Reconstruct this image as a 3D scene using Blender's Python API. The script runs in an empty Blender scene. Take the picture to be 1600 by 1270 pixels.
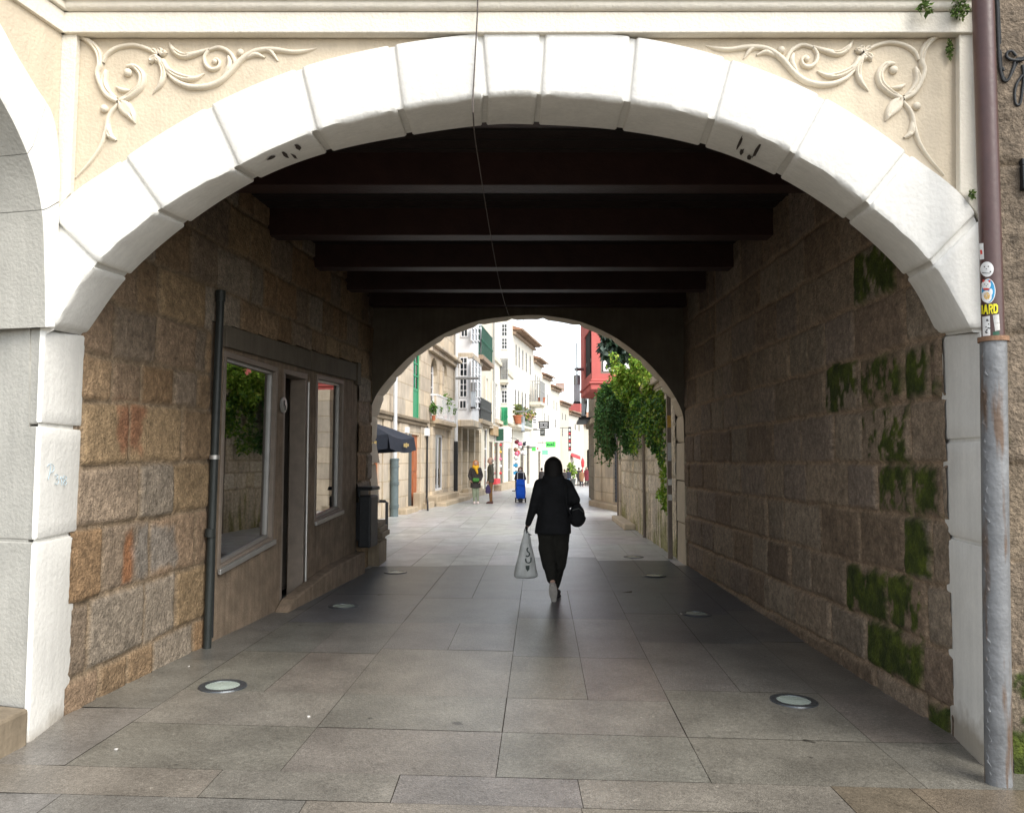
import bpy, bmesh, math, random
import numpy as np
from mathutils import Vector, Matrix, Quaternion
R = math.radians
random.seed(7)
scn = bpy.context.scene
COL = scn.collection

# ------------------------------------------------------------ camera
F_PX, H = 1270.0, 1.62
PITCH = math.atan(83 / 1270.0)
cam_d = bpy.data.cameras.new('camera')
cam_d.sensor_fit = 'HORIZONTAL'; cam_d.sensor_width = 36.0
cam_d.lens = 36.0 * F_PX / 1600.0
cam_d.clip_start = 0.05; cam_d.clip_end = 3000
cam = bpy.data.objects.new('camera', cam_d); COL.objects.link(cam)
cam.location = (0, 0, H); cam.rotation_euler = (R(90) + PITCH, 0, 0)
scn.camera = cam

# ------------------------------------------------------------ world, sun, exposure
SUN_EL, SUN_AZ = R(44), R(140)      # azimuth measured clockwise from +y: behind the camera, to the right
w = bpy.data.worlds.new('World'); scn.world = w; w.use_nodes = True
nt = w.node_tree; nt.nodes.clear()
sky = nt.nodes.new('ShaderNodeTexSky'); sky.sky_type = 'NISHITA'; sky.sun_disc = False
sky.sun_elevation = SUN_EL; sky.sun_rotation = SUN_AZ
sky.air_density = 1.0; sky.dust_density = 1.0; sky.ozone_density = 1.0
bg = nt.nodes.new('ShaderNodeBackground'); bg.inputs['Strength'].default_value = 0.15
hs = nt.nodes.new('ShaderNodeHueSaturation'); hs.inputs['Saturation'].default_value = 0.35
wo = nt.nodes.new('ShaderNodeOutputWorld')
nt.links.new(sky.outputs[0], hs.inputs['Color']); nt.links.new(hs.outputs[0], bg.inputs['Color'])
nt.links.new(bg.outputs[0], wo.inputs['Surface'])
sd = bpy.data.lights.new('sun', 'SUN'); sd.energy = 1.5; sd.angle = R(40); sd.color = (1.0, 0.95, 0.86)
sun = bpy.data.objects.new('sun', sd); COL.objects.link(sun)
sdir = Vector((math.sin(SUN_AZ) * math.cos(SUN_EL), math.cos(SUN_AZ) * math.cos(SUN_EL), math.sin(SUN_EL)))
sun.rotation_euler = sdir.to_track_quat('Z', 'Y').to_euler(); sun.location = (6, -8, 12)
scn.view_settings.view_transform = 'Standard'; scn.view_settings.look = 'None'
scn.view_settings.exposure = 1.25; scn.view_settings.gamma = 1.0
scn.cycles.use_denoising = True
scn.cycles.max_bounces = 8; scn.cycles.diffuse_bounces = 3; scn.cycles.glossy_bounces = 4
scn.cycles.transparent_max_bounces = 8; scn.cycles.caustics_reflective = False; scn.cycles.caustics_refractive = False
scn.cycles.sample_clamp_indirect = 6.0

# ------------------------------------------------------------ measuring helpers
cP, sP = math.cos(PITCH), math.sin(PITCH)
def ray(px, py):
    u = (px - 800) / F_PX; v = (635 - py) / F_PX
    return u, cP - v * sP, sP + v * cP
def at(px, py, Y):
    r = ray(px, py); t = Y / r[1]
    return Vector((r[0] * t, Y, H + r[2] * t))
def lerp_tab(tab, v):
    if v <= tab[0][0]: return tab[0][1]
    for (a, b), (c, d) in zip(tab, tab[1:]):
        if v <= c: return b + (d - b) * (v - a) / (c - a)
    return tab[-1][1]
YPROF = [(0, 0), (30, 0), (41, -.10), (57, -.35), (75, -.8), (110, -1.4), (260, -4), (700, -6)]
def gz(x, y):
    a = min(1, max(0, (x + 2.87) / 5.7)); b = min(1, max(0, (12.5 - y) / 7.1))
    return lerp_tab(YPROF, y) - 0.15 * a * b
def gp(px, py):
    z = 0
    for _ in range(8):
        r = ray(px, py); t = (z - H) / r[2]; x, y = r[0] * t, r[1] * t; z = gz(x, y)
    return Vector((x, y, z))

class FR:                                     # a vertical facade plane, s along it, o out of it towards the street
    def __init__(s, A, B, side=1):
        s.A = Vector((A[0], A[1])); d = Vector((B[0] - A[0], B[1] - A[1])); s.L = d.length; s.d = d / s.L
        s.n = Vector((s.d.y, -s.d.x)) * side
    def P(s, a, z, o=0):
        q = s.A + s.d * a + s.n * o
        return Vector((q.x, q.y, z))
    def sz(s, px, py, o=0):
        a = s.A + s.n * o; r = ray(px, py)
        t = (a.x * s.n.x + a.y * s.n.y) / (r[0] * s.n.x + r[1] * s.n.y)
        return (r[0] * t - a.x) * s.d.x + (r[1] * t - a.y) * s.d.y, H + r[2] * t
    def rect(s, x0, y0, x1, y1, o=0):         # pixel box measured at its middle column
        m = (x0 + x1) / 2
        return [s.sz(x0, y0, o)[0], s.sz(x1, y0, o)[0], s.sz(m, y1, o)[1], s.sz(m, y0, o)[1]]

# ------------------------------------------------------------ materials
def mk(name, col, rough=.8, var=.2, scale=4, bump=.15, bscale=60, attr=False, spec=.3, metal=0, brick=None, streak=0, uv=False, fine=.0, moss=None, spots=False, fine2=0, dirt=False):
    m = bpy.data.materials.new(name); m.use_nodes = True; t = m.node_tree; N = t.nodes; L = t.links
    b = N['Principled BSDF']; b.inputs['Roughness'].default_value = rough; b.inputs['Metallic'].default_value = metal
    b.inputs['Specular IOR Level'].default_value = spec
    tc = N.new('ShaderNodeTexCoord'); co = tc.outputs['UV'] if uv else tc.outputs['Object']
    if attr:
        a = N.new('ShaderNodeAttribute'); a.attribute_name = 'Col'; src = a.outputs['Color']
    else:
        a = N.new('ShaderNodeRGB'); a.outputs[0].default_value = (*col, 1); src = a.outputs[0]
    hgt = None
    if brick:
        bt = N.new('ShaderNodeTexBrick'); L.new(tc.outputs['UV'], bt.inputs['Vector'])
        bt.inputs['Scale'].default_value = 1; bt.inputs['Brick Width'].default_value = brick[0]; bt.inputs['Row Height'].default_value = brick[1]
        bt.inputs['Mortar Size'].default_value = brick[2]; bt.inputs['Mortar Smooth'].default_value = .3
        bt.inputs['Color1'].default_value = (1.12, 1.08, 1.02, 1); bt.inputs['Color2'].default_value = (.84, .84, .86, 1); bt.inputs['Mortar'].default_value = (.76, .71, .64, 1)
        mx = N.new('ShaderNodeMixRGB'); mx.blend_type = 'MULTIPLY'; mx.inputs[0].default_value = 1
        L.new(src, mx.inputs[1]); L.new(bt.outputs['Color'], mx.inputs[2]); src = mx.outputs[0]; hgt = bt.outputs['Fac']
    def noise(sc, det, lo, hi, src, stretch=None):
        n = N.new('ShaderNodeTexNoise'); n.inputs['Scale'].default_value = sc; n.inputs['Detail'].default_value = det; n.inputs['Roughness'].default_value = .6
        if stretch:
            mp = N.new('ShaderNodeMapping'); mp.inputs['Scale'].default_value = stretch; L.new(co, mp.inputs[0]); L.new(mp.outputs[0], n.inputs['Vector'])
        else: L.new(co, n.inputs['Vector'])
        r = N.new('ShaderNodeMapRange'); r.inputs['From Min'].default_value = .3; r.inputs['From Max'].default_value = .7
        r.inputs['To Min'].default_value = lo; r.inputs['To Max'].default_value = hi; L.new(n.outputs['Fac'], r.inputs['Value'])
        x = N.new('ShaderNodeMixRGB'); x.blend_type = 'MULTIPLY'; x.inputs[0].default_value = 1
        L.new(src, x.inputs[1]); L.new(r.outputs[0], x.inputs[2])
        return x.outputs[0]
    if var: src = noise(scale, 5, 1 - var, 1 + var * .6, src)
    if fine: src = noise(170, 2, 1 - fine, 1 + fine, src)
    if fine2: src = noise(42, 3, 1 - fine2, 1 + fine2, src)
    if dirt:                                   # splashed dirt low on the piers, thinning unevenly upwards
        sp = N.new('ShaderNodeSeparateXYZ'); L.new(tc.outputs['Object'], sp.inputs[0]); n = N.new('ShaderNodeTexNoise'); n.inputs['Scale'].default_value = 6; n.inputs['Detail'].default_value = 6; L.new(co, n.inputs['Vector'])
        a1 = N.new('ShaderNodeMath'); a1.operation = 'MULTIPLY_ADD'; a1.inputs[1].default_value = -2.6; L.new(sp.outputs[2], a1.inputs[0]); L.new(n.outputs['Fac'], a1.inputs[2])
        r = N.new('ShaderNodeMapRange'); r.inputs['From Min'].default_value = .22; r.inputs['From Max'].default_value = .62; r.inputs['To Max'].default_value = .75; L.new(a1.outputs[0], r.inputs['Value'])
        x = N.new('ShaderNodeMixRGB'); L.new(r.outputs[0], x.inputs[0]); L.new(src, x.inputs[1]); x.inputs[2].default_value = (.30, .25, .18, 1); src = x.outputs[0]
    if spots:                                  # trodden gum, drips and grit
        for sc, r0, dk in ((2.3, .07, .38), (5.5, .08, .55), (9.0, .09, 1.6), (.9, .26, .76)):
            v = N.new('ShaderNodeTexVoronoi'); v.inputs['Scale'].default_value = sc; wn = N.new('ShaderNodeTexNoise'); wn.inputs['Scale'].default_value = 7; L.new(co, wn.inputs['Vector'])
            av = N.new('ShaderNodeVectorMath'); av.operation = 'MULTIPLY_ADD'; av.inputs[1].default_value = (.12, .12, .12); L.new(wn.outputs['Color'], av.inputs[0]); L.new(co, av.inputs[2]); L.new(av.outputs[0], v.inputs['Vector'])
            r = N.new('ShaderNodeMapRange'); r.inputs['From Min'].default_value = r0 * .6; r.inputs['From Max'].default_value = r0; r.inputs['To Min'].default_value = dk; r.inputs['To Max'].default_value = 1; L.new(v.outputs['Distance'], r.inputs['Value'])
            sx = N.new('ShaderNodeSeparateColor'); L.new(v.outputs['Color'], sx.inputs[0]); lt = N.new('ShaderNodeMath'); lt.operation = 'LESS_THAN'; lt.inputs[1].default_value = .45; L.new(sx.outputs[0], lt.inputs[0])
            x = N.new('ShaderNodeMixRGB'); x.blend_type = 'MULTIPLY'; L.new(lt.outputs[0], x.inputs[0]); L.new(src, x.inputs[1]); L.new(r.outputs[0], x.inputs[2]); src = x.outputs[0]
    if streak: src = noise(3.2, 4, 1 - streak, 1 + streak * .3, src, (6, 6, .5))
    if moss:
        n = N.new('ShaderNodeTexNoise'); n.inputs['Scale'].default_value = moss[3]; n.inputs['Detail'].default_value = 6; mq = N.new('ShaderNodeMapping'); mq.inputs['Scale'].default_value = (1, 1, moss[5] if len(moss) > 5 else 1); L.new(co, mq.inputs[0]); L.new(mq.outputs[0], n.inputs['Vector'])
        r = N.new('ShaderNodeMapRange'); r.inputs['From Min'].default_value = moss[4]; r.inputs['From Max'].default_value = moss[4] + .1; L.new(n.outputs['Fac'], r.inputs['Value'])
        x = N.new('ShaderNodeMixRGB'); L.new(r.outputs[0], x.inputs[0]); L.new(src, x.inputs[1]); x.inputs[2].default_value = (*moss[:3], 1); src = x.outputs[0]
    L.new(src, b.inputs['Base Color'])
    if bump:
        n = N.new('ShaderNodeTexNoise'); n.inputs['Scale'].default_value = bscale; n.inputs['Detail'].default_value = 5; L.new(co, n.inputs['Vector'])
        bp = N.new('ShaderNodeBump'); bp.inputs['Strength'].default_value = bump; bp.inputs['Distance'].default_value = .02
        L.new(n.outputs['Fac'], bp.inputs['Height']); out = bp.outputs[0]
        if hgt:
            b2 = N.new('ShaderNodeBump'); b2.inputs['Strength'].default_value = .5; b2.inputs['Distance'].default_value = .02; b2.invert = True
            L.new(hgt, b2.inputs['Height']); L.new(out, b2.inputs['Normal']); out = b2.outputs[0]
        L.new(out, b.inputs['Normal'])
    return m
def mk_glass(name, tint, ior=1.9, alpha=.0):
    m = bpy.data.materials.new(name); m.use_nodes = True; t = m.node_tree; N = t.nodes; L = t.links; N.clear()
    o = N.new('ShaderNodeOutputMaterial'); mix = N.new('ShaderNodeMixShader'); fr = N.new('ShaderNodeFresnel'); fr.inputs[0].default_value = ior
    g = N.new('ShaderNodeBsdfGlossy'); g.inputs['Roughness'].default_value = .015
    n = N.new('ShaderNodeTexNoise'); n.inputs['Scale'].default_value = 1.2; tc = N.new('ShaderNodeTexCoord'); L.new(tc.outputs['Object'], n.inputs['Vector'])
    bp = N.new('ShaderNodeBump'); bp.inputs['Strength'].default_value = .04; bp.inputs['Distance'].default_value = .02; L.new(n.outputs['Fac'], bp.inputs['Height']); L.new(bp.outputs[0], g.inputs['Normal'])
    tr = N.new('ShaderNodeBsdfTransparent'); tr.inputs[0].default_value = (*tint, 1)
    L.new(fr.outputs[0], mix.inputs[0]); L.new(tr.outputs[0], mix.inputs[1]); L.new(g.outputs[0], mix.inputs[2]); L.new(mix.outputs[0], o.inputs[0])
    return m
M = {}
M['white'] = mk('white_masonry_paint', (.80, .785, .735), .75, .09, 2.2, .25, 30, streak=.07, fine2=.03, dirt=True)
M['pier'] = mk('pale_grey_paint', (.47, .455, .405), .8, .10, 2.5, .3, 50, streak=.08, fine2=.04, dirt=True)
M['cream'] = mk('cream_plaster', (.60, .515, .39), .85, .09, 5, .3, 50, streak=.06)
M['trim'] = mk('pale_trim_paint', (.74, .69, .59), .8, .06, 5, .3, 50, streak=.06)
M['orn'] = mk('ornament_plaster', (.69, .62, .50), .8, .08, 12, .2, 90)
M['brownpl'] = mk('brown_plaster', (.35, .25, .2), .85, .15, 4)
M['stone'] = mk('ashlar_granite', (1, 1, 1), .88, .38, 16, .9, 48, attr=True, fine=.36, fine2=.25)
M['granite'] = mk('street_granite', (.64, .56, .44), .85, .22, 1.6, .3, 20, brick=(1.1, .5, .018), streak=.15, uv=False)
M['granite_dark'] = mk('weathered_granite', (.36, .31, .24), .88, .3, 2, .4, 20, brick=(.9, .45, .02), streak=.25)
M['render'] = mk('white_render', (.72, .68, .59), .85, .07, 2, .1, 20)
M['render2'] = mk('cream_render', (.68, .62, .50), .85, .08, 2, .1, 20)
M['slab'] = mk('granite_paving', (1, 1, 1), .31, .30, 2.4, .2, 80, attr=True, fine=.5, fine2=.22, spec=.5, spots=True)
M['joint'] = mk('paving_joint', (.10, .085, .07), .9, .2, 8)
M['earth'] = mk('street_ground', (.30, .28, .26), .8, .15, 3)
M['wood_dark'] = mk('dark_beam_paint', (.026, .018, .016), .6, .35, 5, .2, 30)
M['wood_red'] = mk('oxblood_beam_paint', (.040, .0195, .016), .5, .3, 4, .2, 30)
M['plaster_dark'] = mk('dull_plaster', (.15, .128, .098), .9, .25, 2.5, .3, 30, streak=.15)
M['stucco'] = mk('rough_stucco', (.25, .19, .135), .9, .3, 6, .6, 60, fine=.2, streak=.25)
M['frame_brown'] = mk('brown_window_frame', (.23, .19, .155), .5, .15, 10)
M['alu'] = mk('grey_aluminium', (.40, .39, .37), .4, .1, 10, metal=.6)
M['glass'] = mk_glass('shop_glass', (.55, .6, .6), 4.6)
M['glass_far'] = mk_glass('house_glass', (.5, .55, .58), 1.6)
M['dark'] = mk('dark_interior', (.03, .028, .026), .9, .2, 3)
M['interior'] = mk('shop_interior', (.10, .085, .07), .9, .2, 3)
M['iron'] = mk('dark_iron', (.022, .024, .026), .5, .2, 20)
M['pipe_green'] = mk('dark_green_pipe_paint', (.028, .032, .03), .45, .25, 9)
M['pipe_brown'] = mk('brown_pipe_paint', (.075, .036, .031), .35, .15, 9, .1, 30, spec=.5)
M['pipe_grey'] = mk('weathered_zinc', (.20, .205, .21), .45, .3, 5, .3, 30, metal=.2, moss=(.13, .09, .065, 14, .52, .12))
M['rust'] = mk('rusty_iron', (.26, .15, .09), .8, .3, 14, .4, 60)
M['pipe_blue'] = mk('blue_grey_pipe_paint', (.13, .17, .18), .45, .15, 9)
M['pipe_pale'] = mk('pale_pipe_paint', (.62, .64, .66), .5, .1, 9)
M['lampglass'] = mk('uplight_glass', (.40, .47, .42), .12, .1, 9, spec=.6)
M['lampring'] = mk('uplight_ring', (.10, .11, .12), .35, .2, 20, metal=.6)
M['black_cloth'] = mk('black_cloth', (.012, .0125, .014), .85, .4, 9, 1.0, 11)
M['trouser'] = mk('dark_trouser_cloth', (.019, .018, .014), .95, .35, 9, 1.0, 12)
M['hair_dark'] = mk('dark_hair', (.012, .010, .009), .7, .4, 60)
M['skin'] = mk('skin', (.50, .31, .23), .6, .1, 20, 0)
M['shoe'] = mk('pale_shoe', (.42, .38, .34), .7, .2, 30)
M['sole'] = mk('shoe_sole', (.52, .48, .43), .8, .15, 30)
M['plastic'] = mk('white_carrier_plastic', (.62, .63, .60), .4, .12, 9, .5, 18, spec=.5)
M['plastic_print'] = mk('dark_green_print', (.06, .08, .07), .5, .2, 20)
M['navy'] = mk('navy_canvas', (.022, .028, .042), .8, .2, 9)
M['gold'] = mk('gold_print', (.48, .36, .14), .7, .1, 9)
M['green'] = mk('green_shutter_paint', (.035, .30, .14), .5, .12, 6)
M['green_dark'] = mk('dark_green_railing', (.03, .10, .065), .6, .2, 9)
M['grey_dark'] = mk('charcoal_railing', (.09, .095, .09), .6, .2, 9)
M['grey_mid'] = mk('grey_railing', (.32, .32, .31), .6, .2, 9)
M['orange_wood'] = mk('orange_brown_wood', (.42, .13, .045), .5, .2, 6)
M['white_paint'] = mk('white_joinery_paint', (.80, .81, .83), .5, .04, 6, 0)
M['red_oriel'] = mk('salmon_red_render', (.52, .13, .115), .75, .1, 3, .1, 40)
M['tile'] = mk('terracotta_roof', (.40, .22, .14), .85, .35, 3, .3, 10)
M['eave'] = mk('brown_eave_wood', (.34, .25, .18), .8, .2, 6)
M['leaf'] = mk('leaves', (1, 1, 1), .55, .0, 1, 0, attr=True, spec=.3)
M['bark'] = mk('bark', (.13, .1, .075), .9, .3, 9)
M['pot'] = mk('terracotta_pot', (.42, .14, .07), .8, .15, 9)
M['lamp_metal'] = mk('lamp_metal', (.33, .34, .35), .4, .1, 9, metal=.5)
M['lamp_opal'] = mk('opal_lamp_glass', (.82, .86, .90), .3, .03, 9)
mo = M['lamp_opal'].node_tree; tl = mo.nodes.new('ShaderNodeBsdfTranslucent'); tl.inputs[0].default_value = (.85, .9, .95, 1); mxs = mo.nodes.new('ShaderNodeMixShader'); mxs.inputs[0].default_value = .85
mo.links.new(mo.nodes['Principled BSDF'].outputs[0], mxs.inputs[1]); mo.links.new(tl.outputs[0], mxs.inputs[2]); mo.links.new(mxs.outputs[0], mo.nodes['Material Output'].inputs[0])
M['sign_black'] = mk('black_sign', (.03, .03, .035), .5, .1, 9)
M['sign_white'] = mk('white_sign', (.82, .82, .82), .5, .03, 9)
M['sign_green'] = mk('bright_green_sign', (.10, .62, .12), .5, .05, 9)
M['mint'] = mk('mint_green_sign', (.22, .60, .42), .5, .05, 9)
M['red'] = mk('red_cloth', (.62, .07, .08), .8, .1, 9)
M['pink'] = mk('pink_plush', (.80, .22, .34), .8, .2, 20)
M['shutter_blue'] = mk('slate_blue_shutter', (.075, .09, .115), .5, .12, 6)
M['pale_green'] = mk('pale_green_glazing', (.32, .45, .39), .3, .08, 3)
M['board'] = mk('brown_sign_board', (.42, .30, .17), .7, .25, 8)
M['wire'] = mk('old_wire', (.13, .11, .10), .7, .2, 20)
M['graffiti'] = mk('faded_marker', (.46, .60, .68), .8, .1, 20)
M['stain'] = mk('dark_stain', (.07, .055, .045), .9, .4, 20)
M['gum'] = mk('pale_litter', (.66, .64, .6), .8, .1, 20)
def plain(name, c, r=.8): M[name] = mk(name, c, r, .15, 12)
plain('yellow_wool', (.72, .42, .03)); plain('hair_red', (.42, .17, .06)); plain('green_bag', (.06, .22, .045)); plain('sage', (.24, .28, .2))
plain('olive_coat', (.085, .085, .065)); plain('brown_cord', (.20, .105, .045)); plain('hair_grey', (.33, .29, .26)); plain('navy_coat', (.03, .033, .05))
plain('blue_canvas', (.01, .10, .62)); plain('mask_white', (.85, .85, .84)); plain('burgundy', (.16, .025, .035)); plain('tan_coat', (.26, .14, .075)); plain('denim', (.10, .16, .24))
plain('dark_coat', (.04, .035, .035)); plain('purple_bag', (.05, .035, .10)); plain('white_shoe', (.70, .60, .58)); plain('brown_shoe', (.09, .045, .04)); plain('hair_brown', (.11, .065, .045))
plain('sticker_yellow', (.86, .76, .03), .4); plain('sticker_black', (.02, .02, .02), .4); plain('sticker_white', (.84, .84, .82), .4); plain('sticker_blue', (.05, .32, .58), .4); plain('sticker_red', (.7, .08, .06), .4); plain('sticker_ochre', (.70, .42, .08), .4); plain('eye_dark', (.03, .02, .02), .3); plain('lip', (.42, .15, .13), .5)

# ------------------------------------------------------------ object helpers
def tag(o, label=None, cat=None, group=None, kind=None):
    if label: o['label'] = label
    if cat: o['category'] = cat
    if group: o['group'] = group
    if kind: o['kind'] = kind
    return o
def thing(name, label, cat, loc, group=None, rz=0):
    o = bpy.data.objects.new(name, None); COL.objects.link(o); o.location = loc; o.rotation_euler = (0, 0, rz); o.empty_display_size = .2
    return tag(o, label, cat, group)
def root_of(o):
    while o.parent: o = o.parent
    return o
def copy_tree(o, parent=None):
    c = o.copy(); COL.objects.link(c)
    if parent: c.parent = parent
    for ch in o.children: copy_tree(ch, c)
    return c
class MB:
    def __init__(s): s.v = []; s.f = []; s.c = []; s.uv = {}
    def add(s, vs, fs, col=None):
        k = len(s.v); s.v += [tuple(p) for p in vs]; s.f += [tuple(i + k for i in q) for q in fs]
        s.c += [col or (1, 1, 1)] * len(vs); return k
    def poly(s, front, off):                  # a closed outline extruded by a vector
        n = len(front); off = Vector(off); fr = [Vector(p) for p in front]
        vs = fr + [p + off for p in fr]
        s.add(vs, [tuple(range(n))[::-1], tuple(range(n, 2 * n))] + [(i, (i + 1) % n, n + (i + 1) % n, n + i) for i in range(n)]); return s
    def hexa(s, p8):
        s.add(p8, [(0, 3, 2, 1), (4, 5, 6, 7), (0, 1, 5, 4), (1, 2, 6, 5), (2, 3, 7, 6), (3, 0, 4, 7)]); return s
    def box(s, x0, x1, y0, y1, z0, z1):
        return s.hexa([(x0, y0, z0), (x1, y0, z0), (x1, y1, z0), (x0, y1, z0), (x0, y0, z1), (x1, y0, z1), (x1, y1, z1), (x0, y1, z1)])
    def fbox(s, fr, a0, a1, z0, z1, o0, o1):
        return s.hexa([fr.P(a0, z0, o1), fr.P(a1, z0, o1), fr.P(a1, z0, o0), fr.P(a0, z0, o0), fr.P(a0, z1, o1), fr.P(a1, z1, o1), fr.P(a1, z1, o0), fr.P(a0, z1, o0)])
    def fpoly(s, fr, pts, o0, o1):
        n = fr.n * (o1 - o0)
        return s.poly([fr.P(a, z, o0) for a, z in pts], (n.x, n.y, 0))
    def tube(s, path, r, seg=10, cap=True, col=None):
        path = [Vector(p) for p in path]; n = len(path); rr = r if isinstance(r, (list, tuple)) else [r] * n
        vs = []; ref = Vector((0, 0, 1))
        t0 = (path[1] - path[0]).normalized()
        if abs(t0.dot(ref)) > .9: ref = Vector((0, 1, 0))
        u = t0.cross(ref).normalized()
        for i, p in enumerate(path):
            t = (path[min(i + 1, n - 1)] - path[max(i - 1, 0)]).normalized()
            u = (u - t * u.dot(t)).normalized(); q = t.cross(u)
            for k in range(seg):
                a = 2 * math.pi * k / seg; vs.append(p + (u * math.cos(a) + q * math.sin(a)) * rr[i])
        fs = [(i * seg + k, i * seg + (k + 1) % seg, (i + 1) * seg + (k + 1) % seg, (i + 1) * seg + k) for i in range(n - 1) for k in range(seg)]
        if cap: fs += [tuple(range(seg))[::-1], tuple((n - 1) * seg + k for k in range(seg))]
        s.add(vs, fs, col); return s
    def lathe(s, prof, c, seg=20, axis=None):
        c = Vector(c); q = Vector((0, 0, 1)).rotation_difference(Vector(axis)) if axis else Quaternion()
        vs = [c + q @ Vector((r * math.cos(2 * math.pi * k / seg), r * math.sin(2 * math.pi * k / seg), z)) for r, z in prof for k in range(seg)]
        n = len(prof)
        fs = [(i * seg + k, i * seg + (k + 1) % seg, (i + 1) * seg + (k + 1) % seg, (i + 1) * seg + k) for i in range(n - 1) for k in range(seg)]
        fs += [tuple(range(seg))[::-1], tuple((n - 1) * seg + k for k in range(seg))]
        s.add(vs, fs); return s
    def ball(s, c, r, seg=12, rings=8):
        r = r if isinstance(r, (tuple, list)) else (r, r, r); c = Vector(c); vs = [c + Vector((0, 0, -r[2]))]
        for i in range(1, rings):
            a = -math.pi / 2 + math.pi * i / rings
            for k in range(seg):
                b = 2 * math.pi * k / seg; vs.append(c + Vector((r[0] * math.cos(a) * math.cos(b), r[1] * math.cos(a) * math.sin(b), r[2] * math.sin(a))))
        vs.append(c + Vector((0, 0, r[2]))); N = len(vs) - 1
        fs = [(0, 1 + (k + 1) % seg, 1 + k) for k in range(seg)]
        for i in range(rings - 2):
            o = 1 + i * seg; fs += [(o + k, o + (k + 1) % seg, o + seg + (k + 1) % seg, o + seg + k) for k in range(seg)]
        o = 1 + (rings - 2) * seg; fs += [(o + k, o + (k + 1) % seg, N) for k in range(seg)]
        s.add(vs, fs); return s
    def build(s, name, mat, parent=None, smooth=False, bevel=0, fr=None, remesh=0, rot=None, angle=35):
        me = bpy.data.meshes.new(name); o = bpy.data.objects.new(name, me); COL.objects.link(o)
        if parent is not None:
            o.parent = parent; r = root_of(parent)
            off = Vector(r.location)
        else: off = Vector((0, 0, 0))
        me.from_pydata([tuple(Vector(p) - off) for p in s.v], [], s.f)
        bm = bmesh.new(); bm.from_mesh(me); bmesh.ops.recalc_face_normals(bm, faces=bm.faces); bm.to_mesh(me); bm.free()
        if fr is not None:
            uvl = me.uv_layers.new(name='UVMap')
            for lp in me.loops:
                p = Vector(s.v[lp.vertex_index]); q = Vector((p.x, p.y)) - fr.A
                uvl.data[lp.index].uv = (q.dot(fr.d) + abs(q.dot(fr.n)) % 3, p.z)
        if any(c != (1, 1, 1) for c in s.c):
            at_ = me.color_attributes.new('Col', 'FLOAT_COLOR', 'POINT')
            at_.data.foreach_set('color', np.array([(*c, 1) for c in s.c], dtype=np.float32).ravel())
        me.materials.append(M[mat] if isinstance(mat, str) else mat)
        if remesh or bevel:
            if remesh:
                md = o.modifiers.new('r', 'REMESH'); md.mode = 'VOXEL'; md.voxel_size = remesh; md.use_smooth_shade = True
                ms = o.modifiers.new('s', 'SMOOTH'); ms.iterations = 6; ms.factor = .5
            if bevel:
                md = o.modifiers.new('b', 'BEVEL'); md.width = bevel; md.segments = 2; md.limit_method = 'ANGLE'; md.angle_limit = R(40)
            bpy.context.view_layer.update(); dg = bpy.context.evaluated_depsgraph_get()
            nm = bpy.data.meshes.new_from_object(o.evaluated_get(dg)); o.modifiers.clear(); old = o.data; o.data = nm; bpy.data.meshes.remove(old); me = nm; me.name = name
        if smooth or remesh:
            me.polygons.foreach_set('use_smooth', [True] * len(me.polygons))
            if not remesh:
                try: me.set_sharp_from_angle(angle=R(angle))
                except Exception: pass
        return o
def single(mb, name, label, cat, mat, group=None, **k):
    return tag(mb.build(name, mat, None, **k), label, cat, group)
def structure(mb, name, mat, **k):
    return tag(mb.build(name, mat, None, **k), kind='structure')
def spline(pts, n):                           # Catmull-Rom through points (any tuple length), n samples per span
    P = [np.array(p, float) for p in pts]; P = [2 * P[0] - P[1]] + P + [2 * P[-1] - P[-2]]; out = []
    for i in range(1, len(P) - 2):
        for k in range(n):
            t = k / n; a, b, c, d = P[i - 1:i + 3]
            out.append(.5 * (2 * b + (c - a) * t + (2 * a - 5 * b + 4 * c - d) * t * t + (3 * b - a - 3 * c + d) * t ** 3))
    out.append(P[-2]); return out

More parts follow.
